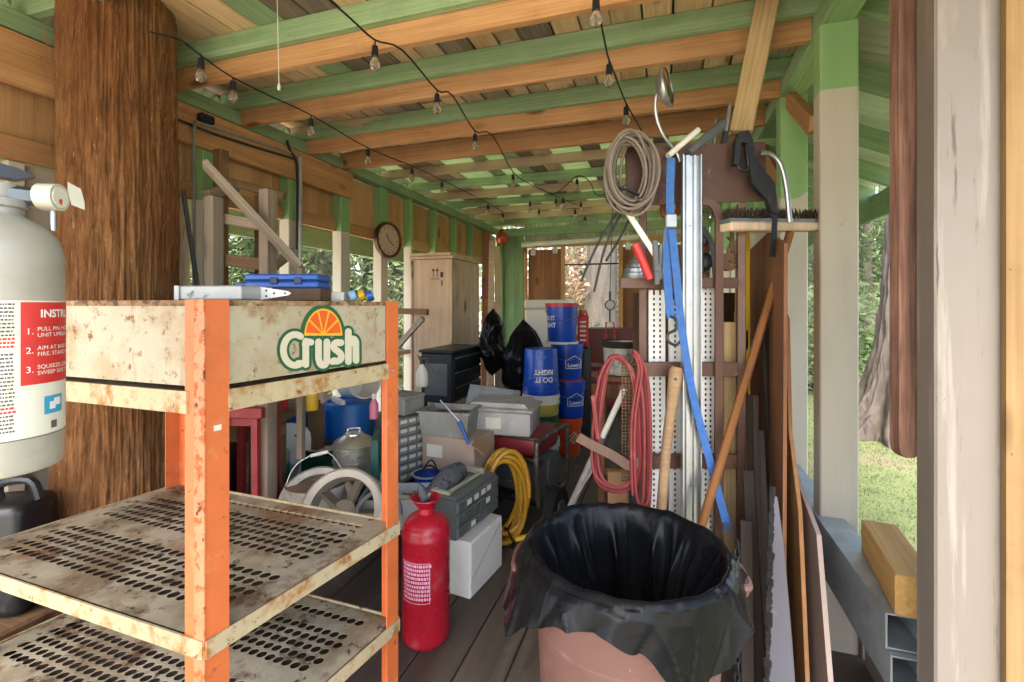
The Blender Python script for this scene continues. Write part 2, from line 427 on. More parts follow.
BLUED = paint('drum_blue', '#0f62b0', .42, var=.08, scale=4, bump=.04)
STRAPB = paint('blue_webbing', '#3a66a6', .8, var=.15, scale=40, bump=.3, bscale=200)
OR_B = paint('orange_bucket_plastic', '#e0501e', .4, var=.06, bump=.03)
GREYPL = paint('grey_plastic', '#8d8b86', .5, var=.12, scale=6, spots=[('#6a655c', 5, .52, .2), ('#b5b0a4', 14, .62, .1), ('#4f4a42', 40, .66, .05)], bump=.05)
GREYDK = paint('dark_grey_plastic', '#55585a', .48, var=.15, scale=7, spots=[('#8a867c', 5, .56, .2), ('#2f2f2f', 22, .62, .08)], bump=.05)
GREYCAB = paint('grey_metal_cabinet', '#6a6f6c', .5, .1, var=.12, scale=7, spots=[('#8f8b80', 10, .6, .12)], bump=.05)
TOTE = paint('dusty_clear_tote', '#aeabaa', .5, var=.08, scale=5, spots=[('#837b72', 4, .52, .2), ('#cfccc6', 12, .6, .1)], bump=.03)
CARD = paint('cardboard', '#a9835f', .85, var=.1, scale=5, bump=.1)
CARDP = paint('faded_cardboard', '#b09a88', .85, var=.1, scale=4, bump=.08)
TEAL = paint('teal_case', '#0f6a66', .45, var=.1, bump=.05)
GREEND = paint('dark_green_case', '#0f4a40', .5, var=.1, bump=.05)
YELLOWH = paint('yellow_hose', '#b98a26', .45, var=.12, scale=14, spots=[('#7c5a1c', 10, .62, .12)], bump=.06)
YELLOWP = paint('yellow_plastic', '#d6ac24', .45, var=.1, bump=.04)
REDCORD = paint('faded_red_cord', '#82302f', .6, var=.18, scale=18, spots=[('#9c6c63', 9, .6, .15)], bump=.05)
GREYCORD = paint('grey_brown_cable', '#766a5f', .6, var=.15, scale=20, bump=.05)
RUSTBR = paint('brown_rusty_sheet', '#523a30', .55, .15, var=.14, scale=5, spots=[('#8d7468', 16, .64, .07), ('#3c2822', 5, .6, .15)], bump=.12)
BRSTEEL = paint('brown_painted_steel', '#5c4032', .5, .1, var=.14, scale=8, spots=[('#4a3026', 10, .6, .12), ('#96786a', 24, .68, .06)], bump=.1)
RUST = paint('rusty_lattice_steel', '#6f543c', .7, .3, var=.2, scale=14, spots=[('#3d2c20', 20, .58, .1)], bump=.15)
CANM = paint('dusty_brown_can_plastic', '#694a42', .6, var=.09, scale=4, spots=[('#896961', 12, .58, .18), ('#63403a', 5, .6, .15), ('#a58c84', 50, .68, .05)], bump=.1)
BAGM = None
def make_bag():
    m = MatB('black_bag_film'); n = m.rng(m.noise(5), .3, .7)
    m.val('Base Color', m.mix(n, srgb('#0c0c0e'), srgb('#161719'))); m.val('Roughness', m.rng(m.noise(8), .3, .7, .2, .32))
    m.b.inputs['Specular IOR Level'].default_value = .13
    def ridge(sc_, st_): return m.math('SUBTRACT', 1.0, m.math('MULTIPLY', m.math('ABSOLUTE', m.math('SUBTRACT', m.noise(sc_, st_, 2, .5, 1.0), .5), 0), 5.0))
    m.bump(m.math('ADD', m.math('MULTIPLY', m.math('MAXIMUM', ridge(4.5, (1, 1, .45)), 0), 1.0), m.math('MULTIPLY', m.math('MAXIMUM', ridge(11, (1, 1, .5)), 0), .2)), .35, .012); return m.m
BAGM = make_bag()
FABR = paint('brown_strap_fabric', '#6b5245', .85, var=.15, scale=20, bump=.2)
DUSTBAG = paint('speckled_grey_sleeve', '#55565a', .8, var=.2, scale=20, spots=[('#2c2d30', 30, .52, .06)], bump=.2)
PINK = paint('pink_plastic', '#d0708c', .4, bump=.02)
INKW = paint('white_print', '#e6e4de', .5, var=.03, bump=0)
INKG = paint('grey_print', '#55534f', .6, var=.05, bump=0)
INKR = paint('red_print', '#c9302c', .5, var=.05, bump=0)
INKLB = paint('light_blue_print', '#3b9cc4', .5, var=.05, bump=0)
INKGR = paint('green_print', '#1f5634', .5, var=.1, scale=9, spots=[('#75603c', 24, .68, .08)], bump=0)
INKOR = paint('orange_print', '#dc5a1c', .5, var=.06, bump=0)
INKYE = paint('yellow_print', '#e3a92c', .5, var=.06, bump=0)
PAPER = paint('label_paper', '#d8d4c4', .8, var=.05, bump=0)
MAGENTA = paint('faded_pink_print', '#e2a9c4', .5, var=.1, bump=0)
RUBBER = paint('black_rubber', '#1a1918', .8, var=.2, bump=.1)
GLASS = None
def make_bulb():
    m = MatB('bulb_glass'); m.val('Base Color', (.95, .93, .88)); m.val('Roughness', .08)
    m.b.inputs['Transmission Weight'].default_value = .9; m.b.inputs['IOR'].default_value = 1.35; return m.m
GLASS = make_bulb()
CLEAR = glassy('clear_bin_plastic', (.82, .85, .88), .3, .55)
MIRROR = paint('mirror_glass', '#d8dade', .06, 1., var=.02, bump=0)
COPPER = paint('copper_glass', '#a0452c', .3, .5, var=.1, bump=0)
CLOCKF = paint('clock_face', '#c0a48c', .6, var=.06, scale=8, bump=.02)
CLOCKR = paint('bronze_rim', '#4e3526', .4, .5, var=.15, bump=.05)
CONCRETE = paint('concrete', '#9a968c', .9, var=.12, scale=9, bump=.2)

def make_floor():
    m = MatB('dark_floor_planks'); sp = m.t.nodes.new('ShaderNodeSeparateXYZ'); m.l(m.raw, sp.inputs[0])
    idx = m.math('FLOOR', m.math('DIVIDE', sp.outputs[0], .19), 0)
    wn = m.t.nodes.new('ShaderNodeTexWhiteNoise'); wn.noise_dimensions = '1D'; m.l(idx, wn.inputs['W'])
    g = m.rng(m.noise(18, (1, .06, 1), 8, .65, .4), .3, .7)
    c = m.mix(g, srgb('#453c36'), srgb('#6b6057')); c = m.mix(m.math('MULTIPLY', wn.outputs['Value'], .45), c, srgb('#4a3b30'))
    d = m.rng(m.noise(6, (1, .6, 1), 8, .7), .56, .72); c = m.mix(m.math('MULTIPLY', d, .4), c, srgb('#857a70'))
    s = m.rng(m.noise(70, (1, 1, 1), 3), .72, .76); c = m.mix(m.math('MULTIPLY', s, .5), c, srgb('#a79c90'))
    m.val('Base Color', c); m.val('Roughness', m.rng(g, 0, 1, .55, .75)); m.bump(m.noise(40, (1, .06, 1), 6), .25, .004); return m.m
FLOORM = make_floor()
def make_ground():
    m = MatB('lawn_and_bounce_sand'); a = m.noise(.6, (1, 1, 1), 6); b = m.noise(6, (1, 1, 1), 8, .7); e = m.noise(60, (1, 1, 1), 4, .7)
    c = m.mix(m.rng(b, .35, .65), srgb('#394c26'), srgb('#5e6f39')); c = m.mix(m.rng(e, .4, .7, 0, .6), c, srgb('#a8a06c'))
    c = m.mix(m.rng(a, .56, .68, 0, .55), c, srgb('#85705a'))
    sp = m.t.nodes.new('ShaderNodeSeparateXYZ'); m.l(m.raw, sp.inputs[0])
    f = m.rng(m.math('ADD', sp.outputs[1], m.math('MULTIPLY', b, 1.5)), -.6, .2)
    f = m.math('MULTIPLY', f, m.rng(m.math('ADD', sp.outputs[0], m.math('MULTIPLY', b, 1.5)), -2.6, -1.6))
    c = m.mix(f, m.mix(m.rng(e, .3, .7), srgb('#c2b49a'), srgb('#d8ccb4')), c)  # pale sand added out of view, in front and at left, to bounce light inside
    m.val('Base Color', c); m.val('Roughness', .95); m.bump(m.math('ADD', e, b), .5, .03); return m.m
GROUNDM = make_ground()
def leafmat(name, a, b):
    m = MatB(name); c = m.mix(m.rng(m.noise(3), .3, .7), srgb(a), srgb(b))
    df = m.t.nodes.new('ShaderNodeBsdfDiffuse'); tr = m.t.nodes.new('ShaderNodeBsdfTranslucent'); mx = m.t.nodes.new('ShaderNodeMixShader')
    m.l(c, df.inputs[0]); m.l(c, tr.inputs[0]); mx.inputs[0].default_value = .45
    m.l(df.outputs[0], mx.inputs[1]); m.l(tr.outputs[0], mx.inputs[2]); m.l(mx.outputs[0], m.out.inputs[0]); return m.m
LEAF1 = leafmat('leaf_green', '#45553a', '#6e7f52'); LEAF2 = leafmat('leaf_light', '#6c7a54', '#979f78'); LEAF3 = leafmat('leaf_dry', '#8a7458', '#b59a80')
LEAF4 = leafmat('leaf_dark', '#37522a', '#5d7a3c')
GREYBARK = paint('grey_tree_bark', '#4f483f', .9, var=.3, scale=9, st=(1, 1, .15), spots=[('#3d372f', 14, .55, .12, (1, 1, .15)), ('#6f695f', 5, .6, .15)], bump=.6, bscale=24)
CYPBARK = paint('cypress_bark', '#4a423b', .9, var=.35, scale=7, st=(1, 1, .08), spots=[('#261f1a', 10, .5, .12, (1, 1, .07)), ('#5f564d', 6, .6, .15, (1, 1, .1))], bump=.8, bscale=18)

# ------------------------------------------------------------------ ground and floor
g = MB(); g.box((0, 60, -.47), (240, 300, .1)); structure(g.obj('ground', GROUNDM, origin=(0, 0, 0)))
f = MB()
x = -2.85
while x < .62:
    f.box((x + .095, 4.0, -.02), (.184, 7.6, .04), bev=.004); x += .19
structure(f.obj('floor', FLOORM, origin=(0, 0, 0)))

# ------------------------------------------------------------------ the shed: one building, its members are parts
shed = thing('open_shed', 'open-sided timber shed with green rafters, bare pine joists and painted posts', 'shed', (-1, 4, -.42))
XL, XR, YB = -2.6, .6, 7.2
# floor frame under the planks
for yy in (.25, 3.9, 7.7):
    beam('floor_joist', (-2.85, yy, -.12), (.62, yy, -.12), .09, .14, DECKG, shed)
for xx in (-2.7, -1.0, .55):
    for yy in (.25, 3.9, 7.7):
        mb = MB().box((xx, yy, -.3), (.25, .25, .24), bev=.01); mb.obj('pier_block', CONCRETE, shed, world=True)
# left wall
LPOST = [2.15, 2.82, 3.4, 3.99, 4.51, 5.07, 5.64, 6.2, 6.8]
pm_l = post_paint('left_post_paint', '#7fa56e', '#bdb6a6', 2.44)
for i, yy in enumerate(LPOST):
    w = .09 if i < 4 else .045
    mb = MB().box((XL - .045, yy, 1.27), (.09, w + .03 if i < 4 else w, 2.54), bev=.004)
    mb.obj('post', pm_l if i < 8 else GREENZ, shed, world=True, origin=(0, 0, 0))
y = .12; k = 0
while y < 7.1:                                   # plywood band above the left opening
    L = [.61, .3, .45, .61][k % 4]; k += 1
    MB().box((XL - .097, y + L / 2, 2.285), (.014, L - .004, .505)).obj('wall_panel', PLYZ, shed, world=True)
    y += L
beam('band_trim', (XL - .07, .1, 2.075), (XL - .07, 4.0, 2.075), .036, .10, NEWX, shed)
beam('band_trim', (XL - .085, 4.0, 2.075), (XL - .085, 7.15, 2.075), .01, .10, PLYX, shed)
beam('wall_beam', (XL + .02, .1, 2.425), (XL + .02, 3.45, 2.425), .04, .215, NEWX, shed)
beam('wall_plate', (XL - .03, .1, 2.585), (XL - .03, 7.2, 2.585), .12, .085, GREENP, shed)
beam('wall_plate', (XR + .06, .9, 2.585), (XR + .06, 7.2, 2.585), .12, .085, GREENP, shed)
y = .1; k = 0
while y < 1.9:                                   # closed siding at the near end of the left wall
    MB().box((XL - .12, y + .1, 1.0), (.02, .196, 2.05), bev=.003).obj('siding_board', BEIGE, shed, world=True); y += .2
for yy in (.5, 1.28):
    MB().box((XL - .09, yy, 1.0), (.04, .06, 2.04), bev=.003).obj('siding_batten', BEIGE, shed, world=True)
beam('sill_rail', (XL - .05, 1.9, .9), (XL - .05, 7.2, .9), .09, .04, GREYLX, shed)
y = 1.95
while y < 3.1:
    MB().box((XL - .1, y + .15, .43), (.02, .296, .88), bev=.003).obj('siding_board', BEIGE, shed, world=True); y += .3
# right wall
pm_r = post_paint('right_post_paint', '#8db57a', '#c6bfb0', 2.69, .03)
pm_r2 = post_paint('right_post_paint_faded', '#8db57a', '#c6bfb0', 2.42, .12)
pm_clad = post_paint('cladding_paint', '#7fa66c', '#bdb19a', 2.34, .05)
for i, yy in enumerate([1.357, 2.22, 2.93, 3.62, 4.3, 5.0, 5.7, 6.4, 7.1]):
    dep = .089 if i == 0 else .095
    mb = MB().box((XR + .068, yy + dep / 2, 1.25), (.135, dep, 2.6), bev=.005)
    mb.obj('post', WHITEP if i == 0 else (pm_r if i == 1 else pm_r2), shed, world=True, origin=(0, 0, 0))
y = 3.03
while y < 4.2:
    MB().box((XR + .15, y + .1, 1.25), (.02, .197, 2.55), bev=.003).obj('siding_board', pm_clad, shed, world=True, origin=(0, 0, 0)); y += .2
for yy in (5.2, 6.2): MB().box((XR + .15, yy - .45, .42), (.02, .98, .86), bev=.003).obj('siding_board', BEIGE, shed, world=True)
MB().box((XR + .15, 2.6, .2), (.02, .8, .5), bev=.003).obj('siding_board', PINKB, shed, world=True)
MB().box((XR + .15, 1.82, .1), (.02, .72, .42), bev=.003).obj('siding_board', PINKB, shed, world=True)
for yy, z0 in ((2.62, 2.2), (3.3, 2.12)):
    beam('knee_brace', (XR + .05, yy - .12, z0 + .03), (XR + .05, yy + .42, z0 + .4), .04, .09, NEWX, shed)
MB().box((XR + .585, 1.345, 1.3), (.93, .018, 2.9)).obj('wall_panel', wood('yellowed_plywood', '#7d6040', '#a88759', 'Z', knots=.5, rnd=.05, scale=6), shed, world=True)
MB().box((XR + .37, 1.328, 2.6), (.14, .014, .9)).obj('corner_trim', WHITEP, shed, world=True)
# rafters, joists
RAFT = [.78, 1.29, 1.79, 2.3, 2.885, 3.55, 4.08, 4.6, 5.08, 5.55, 6.02, 6.5, 6.98]
for i, yy in enumerate(RAFT):
    hh = .10 if yy < 3.5 else .085; zz = 2.683 if yy < 3.5 else 2.69
    beam('rafter', (XL - .09, yy, zz), (XR + .13, yy, zz), .04, hh, GREENX if i not in (6, 8, 10, 11) else DECKT, shed)
    beam('rafter_tail', (XR + .13, yy, 2.69), (XR + 1.0, yy, 2.29), .04, .12, GREENP, shed)
    beam('rafter_tail', (XL - .09, yy, 2.69), (XL - .78, yy, 2.25), .04, .12, GREENP, shed)
for yy in (1.836, 2.345, 2.93, 3.35):
    beam('joist', (XL - .005, yy, 2.61), (XR + .0, yy, 2.61), .04, .14, NEWX, shed)
# fascias and eaves
beam('fascia', (XL - .8, .0, 2.12), (XL - .8, 7.8, 2.12), .03, .28, GREENP, shed)
beam('fascia', (XR + 1.03, .4, 2.2), (XR + 1.03, 7.8, 2.2), .03, .2, GREENP, shed)
# roof boards (each one a part, laid along the shed)
kinds = [DECKX, DECKX, DECKX, DECKT, DECKG, GREENP, DECKX, DECKT, DECKG, DECKX]
x = XL - .1; n = 0
while x < XR + .12 and n < 98:
    w = rng.choice((.115, .14, .14, .165)); gap = rng.choice((.004, .008, .016))
    ya = rng.uniform(2.2, 3.2)
    for y0, y1 in ((.5, ya), (ya, 3.7), (3.7, 7.75)):
        if y0 == 3.7 and rng.random() < .4: continue
        if n >= 98 or (y0 == .5 and rng.random() < .4 and False): break
        beam('roof_board', (x + w / 2, y0, 2.745), (x + w / 2, y1 - .004, 2.745), w - gap, .019, rng.choice(kinds), shed, bev=.002); n += 1
    x += w
def corr(x0, z0, x1, z1, name, m, ya=.35, yb=7.85):
    mb = MB(); N = 300
    def fn(u, v):
        yy = ya + u * (yb - ya); zz = .009 * math.sin(yy * 2 * math.pi / .076)
        return (x0 + (x1 - x0) * v, yy, z0 + (z1 - z0) * v + zz)
    mb.grid(fn, N * 2, 1); o = mb.obj(name, m, shed, world=True, ang=80); 
    md = o.modifiers.new('thickness', 'SOLIDIFY'); md.thickness = .002
def make_fibre():
    m = MatB('translucent_roofing'); c = m.mix(m.rng(m.noise(3), .3, .7), srgb('#98a27c'), srgb('#b6be98'))
    df = m.t.nodes.new('ShaderNodeBsdfDiffuse'); tr = m.t.nodes.new('ShaderNodeBsdfTranslucent'); mx = m.t.nodes.new('ShaderNodeMixShader')
    m.l(c, df.inputs[0]); m.l(c, tr.inputs[0]); mx.inputs[0].default_value = .65
    m.l(df.outputs[0], mx.inputs[1]); m.l(tr.outputs[0], mx.inputs[2]); m.l(mx.outputs[0], m.out.inputs[0]); return m.m
corr(XL - .1, 2.777, XR + .13, 2.777, 'roof_sheet', TIN, .35, 3.6)
corr(XL - .1, 2.777, XR + .13, 2.777, 'roof_sheet', make_fibre(), 3.6, 7.85)
corr(XR + .125, 2.774, XR + 1.08, 2.39, 'roof_sheet', TINP)
corr(XL - .095, 2.774, XL - .86, 2.34, 'roof_sheet', TINP)
MB().box(((XL + XR) / 2, -.65, 2.83), (3.6, 2.0, .012)).obj('added_shade_roof', TIN, shed, world=True)  # unseen roof added to hold sky light off the near things
for yy in (.22, -.45, -1.1, -1.7, -2.4): beam('rafter', (XL - .09, yy, 2.72), (XR + .13, yy, 2.72), .04, .12, GREENX, shed)  # added with that unseen roof, as are the plates and posts below
for xx in (XL - .03, XR + .06): beam('wall_plate', (xx, -2.5, 2.60), (xx, .1 if xx < 0 else .9, 2.60), .12, .085, GREENP, shed)
for xx in (XL - .03, XR + .06): MB().box((xx, -2.4, 1.07), (.12, .12, 2.97), bev=.004).obj('post', WHITEP, shed, world=True)
# back wall
def bwbox(x0, x1, z0, z1, m, name='wall_panel', y0=YB, t=.02):
    MB().box(((x0 + x1) / 2, y0 + t / 2, (z0 + z1) / 2), (x1 - x0, t, z1 - z0), bev=.002).obj(name, m, shed, world=True)
bx = XL
while bx < -2.2: bwbox(bx, min(bx + .098, -2.19), 0, 2.54, GREENZ); bx += .1
bwbox(-2.07, -1.54, .0, 2.27, BROWNZ, y0=YB + .01)
bwbox(-1.535, -.64, .0, .9, BROWNZ, y0=YB + .01)
bwbox(-.635, .6, .0, 2.27, BROWNZ, y0=YB + .01)
for xx in (-2.14, -1.53, -.66, -.05): bwbox(xx, xx + .06, 0, 2.3, PLYZ, 'wall_stud', YB - .05, .05)
bwbox(-1.47, -.66, .9, .95, BROWNZ, 'window_sill', YB - .05, .09)
bwbox(-2.14, .6, 2.3, 2.41, PLYX, 'wall_header', YB - .055, .055)
bwbox(-2.6, .6, 2.5, 2.62, GREENP, 'wall_plate', YB - .05, .07)
for xx in (-2.55, -2.2, -1.6, -1.0, -.4): bwbox(xx, xx + .07, 2.3 if xx > -2.2 else 0, 2.5, GREENZ, 'wall_stud', YB - .06, .05)
mb = MB(); mb.grid(lambda u, v: (-2.15 + u * 2.75, YB + .06 + .008 * math.sin(u * 2.75 * 2 * math.pi / .07), 2.38 + .4 * v), 300, 1)
mb.obj('gable_sheet', TINP, shed, world=True, ang=80)
MB().cyl((-1.53, YB - .02, 2.02), (-.62, YB - .02, 2.02), .012).obj('window_bar', BLACKM, shed, world=True)

# ------------------------------------------------------------------ trees, far wood, lawn
def leaf_mesh(name, nclump, per, rad, size, squash=.8, seed=1, leaf=.11):
    r = random.Random(seed); bm = bmesh.new()
    for c in range(nclump):
        th = r.uniform(0, 6.283); ph = math.acos(r.uniform(-1, 1)); q = r.uniform(.25, 1) ** .6
        cc = Vector((math.sin(ph) * math.cos(th) * rad * q, math.sin(ph) * math.sin(th) * rad * q, math.cos(ph) * rad * squash * q))
        cr = size * r.uniform(.5, 1.2)
        for k in range(per):
            p = cc + Vector((r.gauss(0, 1), r.gauss(0, 1), r.gauss(0, .6))) * cr * .5
            a = Vector((r.gauss(0, 1), r.gauss(0, 1), r.gauss(0, .7))).normalized(); b = a.orthogonal().normalized()
            L = leaf * r.uniform(.6, 1.3); w = L * .42
            n = a.cross(b) * L * .12
            vs = [bm.verts.new(p), bm.verts.new(p + a * L * .5 + b * w * .5 + n), bm.verts.new(p + a * L), bm.verts.new(p + a * L * .5 - b * w * .5 + n)]
            bm.faces.new(vs)
    me = bpy.data.meshes.new(name); bm.to_mesh(me); bm.free(); return me
CROWN = [leaf_mesh('crown', 95, 34, 2.4, .8, .85, s, .2) for s in (1, 2, 3)]
BUSHM = [leaf_mesh('foliage', 60, 40, .9, .42, .8, s, .12) for s in (4, 5)]
def tree(x, y, h, tr, lab, lm, ci=0, cs=1., cz=None, lean=0, bark=None):
    t = thing('tree', lab, 'tree', (x, y, -.43), rng.uniform(0, 6), 'trees around the shed')
    mb = MB(); pts = []; rs = []
    for i in range(9):
        u = i / 8
        pts.append((lean * u * u * h * .1 + .04 * math.sin(i * 2.1), .05 * math.cos(i * 1.7), -.1 + u * h))
        rs.append(tr * (1.35 if i == 0 else 1 - .55 * u))
    mb.tube(pts, rs, 14, smooth=0)
    for k in range(6):
        u = .45 + .09 * k; a = k * 2.4; b0 = Vector((0, 0, u * h)); 
        mb.tube([b0, b0 + Vector((math.cos(a), math.sin(a), .5)) * .9, b0 + Vector((math.cos(a), math.sin(a), .75)) * 1.9], [tr * .35, tr * .22, tr * .08], 7)
    mb.obj('trunk', bark or GREYBARK, t, origin=(0, 0, 0))
    me = CROWN[ci].copy() if len(CROWN[ci].materials) and CROWN[ci].materials[0] != lm else CROWN[ci]
    if not len(me.materials): me.materials.append(lm)
    else: me.materials[0] = lm
    c = bpy.data.objects.new('crown', me); COL.objects.link(c); c.parent = t
    c.location = (lean * .05, 0, cz if cz is not None else h * .72); c.scale = (cs, cs, cs)
    return t
def bush(x, y, s, lab, lm, ci=0):
    t = thing('bush', lab, 'bush', (x, y, -.43), rng.uniform(0, 6), 'bushes around the shed')
    me = BUSHM[ci].copy(); me.materials.clear(); me.materials.append(lm)
    c = bpy.data.objects.new('foliage', me); COL.objects.link(c); c.parent = t; c.location = (0, 0, .8 * s); c.scale = (s, s, s)
    mb = MB()
    for k in range(5):
        a = k * 1.26; mb.tube([(0, 0, -.05), (.2 * math.cos(a) * s, .2 * math.sin(a) * s, .5 * s), (.5 * math.cos(a) * s, .5 * math.sin(a) * s, 1.0 * s)], [.025, .018, .008], 6)
    mb.obj('stem', GREYBARK, t)
LT = [  # pixel, depth, height, trunk radius, crown scale, leaf, crown z
    (203, 7.5, 9, .14, .8, LEAF1, 2.6, 'slim grey tree seen just right of the shaggy trunk'),
    (250, 9.5, 10, .17, 1.0, LEAF2, 3.0, 'light green tree behind the grey wooden frame on the rack'),
    (322, 9.0, 12, .30, 1.0, LEAF1, 6.0, 'thick grey trunk framed between the two left posts before the clock'),
    (336, 14, 12, .22, 1.1, LEAF2, 3.0, 'pale distant tree between the left posts'),
    (366, 11, 11, .13, 1.0, LEAF2, 2.6, 'slender tree with yellow-green leaves left of the clock post'),
    (398, 12, 12, .24, 1.0, LEAF1, 5.0, 'grey trunk seen right of the clock post'),
    (602, 11.5, 14, .42, 1.1, LEAF1, 8.0, 'stout grey trunk centred in the back window'),
    (578, 18, 12, .16, 1.2, LEAF3, 2.6, 'thin tree with pinkish dry leaves in the back window'),
    (616, 20, 12, .2, 1.2, LEAF2, 3.4, 'leafy tree at the right edge of the back window'),
    (813, 14, 12, .2, 1.1, LEAF2, 3.2, 'tree in the narrow gap between the right-hand posts'),
    (868, 13, 12, .16, 1.0, LEAF1, 3.2, 'pale straight tree behind the flared stump'),
    (885, 17, 13, .2, 1.3, LEAF2, 3.4, 'bright leafy tree far beyond the lawn on the right'),
    (846, 20, 13, .2, 1.3, LEAF4, 4.0, 'dark leafy tree hidden mostly by the half-green post'),
]
for i, (px, d, h, tr, cs_, lm, cz, lab) in enumerate(LT):
    p = W(px, HY, d); tree(p.x, p.y, h, tr, lab, lm, i % 3, cs_, cz, lean=rng.uniform(-.6, .6))
for i, (px, d, s, lm, lab) in enumerate([
    (225, 8, 1.6, LEAF1, 'green bush low behind the grey wooden frame'), (352, 10, 1.7, LEAF2, 'yellow-green bush below the clock'),
    (300, 10, 1.7, LEAF1, 'bush filling the opening over the blue case'), (404, 8.5, 1.4, LEAF2, 'bright bush left of the plywood cabinet'),
    (570, 13, 1.9, LEAF3, 'pinkish dry bush in the back window'), (606, 15, 1.9, LEAF2, 'pale bush behind the stout window trunk'),
    (590, 10.5, .9, LEAF1, 'small green bush just outside the back window'),
    (812, 10, 1.6, LEAF2, 'bush in the narrow slot between right-hand posts'), (880, 14, 1.6, LEAF4, 'dark bush behind the flared stump'),
    (862, 12, .9, LEAF4, 'green bush left of the flared stump')]):
    p = W(px, HY, d); bush(p.x, p.y, s, lab, lm, i % 2)
# far wood: one mass of leaves and stems
me = bpy.data.meshes.new('far_wood'); bm = bmesh.new(); r = random.Random(11)
for k in range(17000):
    a = R(r.uniform(-75, 62)); D = r.uniform(24, 34); hh = r.uniform(0, 1) ** .8 * 10
    p = Vector((math.sin(a) * D, math.cos(a) * D, -.4 + hh + .6 * math.sin(a * 40)))
    q = Vector((r.gauss(0, 1), r.gauss(0, 1), r.gauss(0, 1))).normalized(); b = q.orthogonal().normalized(); L = r.uniform(.25, .6)
    bm.faces.new([bm.verts.new(p), bm.verts.new(p + q * L * .5 + b * L * .3), bm.verts.new(p + q * L), bm.verts.new(p + q * L * .5 - b * L * .3)])
bm.to_mesh(me); bm.free(); me.materials.append(LEAF2)
fw = bpy.data.objects.new('far_wood', me); COL.objects.link(fw); fw['kind'] = 'stuff'; fw['label'] = 'mass of pale leaves of the far wood'
# flared cypress stump on the lawn
p = W(900, HY, 6.6); cy = thing('cypress_tree', 'old grey tree with a wide fluted flared base on the lawn', 'tree', (p.x, p.y, -.45))
mb = MB()
def cyp(u, v):
    z = v * 7; rr = .2 + .6 * math.exp(-z / .7) ; a = u * 2 * math.pi
    rr *= 1 + .17 * math.exp(-z / 1.3) * math.sin(a * 9 + 1.3 * math.sin(z * 2)) + .08 * math.sin(a * 17 + z) + .16 * mnoise.noise(Vector((math.cos(a) * 7, math.sin(a) * 7, z * 2.5))) + .08 * mnoise.noise(Vector((math.cos(a) * 19, math.sin(a) * 19, z * 6)))
    return (rr * math.cos(a) + .02 * z, rr * math.sin(a), z)
mb.grid(cyp, 200, 160, True); mb.obj('trunk', CYPBARK, cy, ang=80)
c = bpy.data.objects.new('crown', CROWN[1].copy()); c.data.materials[0] = LEAF1; COL.objects.link(c); c.parent = cy; c.location = (0, 0, 6.6)
# short grass near the shed on the right
bm = bmesh.new(); r = random.Random(5)
for k in range(45000):
    x = r.uniform(1.2, 7); y = r.uniform(1.5, 12); h = r.uniform(.015, .045); a = r.uniform(0, 6.28); w = .004
    p = Vector((x, y, -.425)); t = Vector((math.cos(a), math.sin(a), 0)) * w; b = Vector((r.gauss(0, .5), r.gauss(0, .5), 1)) * h
    bm.faces.new([bm.verts.new(p - t), bm.verts.new(p + t), bm.verts.new(p + b)])
me = bpy.data.meshes.new('grass'); bm.to_mesh(me); bm.free(); me.materials.append(LEAF1)
gr = bpy.data.objects.new('grass', me); COL.objects.link(gr); gr['kind'] = 'stuff'; gr['label'] = 'short grass of the lawn beside the shed'
# ================================================================== big things near the camera
# ---- shaggy trunk
tp = W(120, HY, 2.1)
tk = thing('tree', 'shaggy red-brown tree trunk standing inside the shed behind the orange rack', 'tree', (tp.x, tp.y, -.42))
mb = MB()
def trk(u, v):
    z = -.05 + v * 4.6; a = u * 2 * math.pi
    q = Vector((math.cos(a) * 3, math.sin(a) * 3, z * .5))
    ca, sa = math.cos(a), math.sin(a)
    rr = .210 + .012 * mnoise.noise(Vector((ca * 1.3, sa * 1.3, z * 1.1 + 2))) + .006 * abs(mnoise.noise(Vector((ca * 13, sa * 13, z * .7)))) * 2 + .006 * abs(mnoise.noise(Vector((ca * 38, sa * 38, z * 4 + 5)))) * 2 + .004 * mnoise.noise(Vector((ca * 60, sa * 60, z * 9))) + .02 * (1.2 - z) * .3 + .009 * mnoise.noise(q) + .009 * mnoise.noise(Vector((math.cos(a) * 11, math.sin(a) * 11, z * .9)) ) + .006 * mnoise.noise(Vector((math.cos(a) * 32, math.sin(a) * 32, z * 1.6)))
    return (rr * math.cos(a), rr * math.sin(a), z)
mb.grid(trk, 360, 220, True); mb.obj('trunk', BARK, tk, ang=180, origin=(0, 0, 0))
mb = MB(); r = random.Random(3)
for k in range(240):                              # loose bark fibres
    a = r.uniform(0, 6.283); z = r.uniform(.6, 3.0); rr = .228
    p = Vector((rr * math.cos(a), rr * math.sin(a), z)); n = Vector((math.cos(a), math.sin(a), 0)); t = Vector((-math.sin(a), math.cos(a), 0))
    L = r.uniform(.03, .13); s_ = r.uniform(-.5, .5)
    mb.tube([p, p + n * .008 + Vector((0, 0, L * .5)) + t * s_ * L * .4, p + n * r.uniform(.004, .03) + Vector((0, 0, L)) + t * s_ * L], [.0011, .0009, .0004], 4)
mb.obj('bark_fibre', paint('bark_fibres', '#8a5a38', .9, var=.3, bump=0), tk)['kind'] = 'stuff'

RUSTEDGE = paint('rusty_top_edge', '#8a6a48', .8, var=.2, scale=14, spots=[('#4e3322', 30, .5, .1), ('#b3a084', 12, .56, .1)], bump=.2)
HOLESHADE = paint('hole_shade_dark', '#3a2c22', .8, var=.3, scale=8, bump=.1)  # dark colour stands in for the shade behind the shelf holes
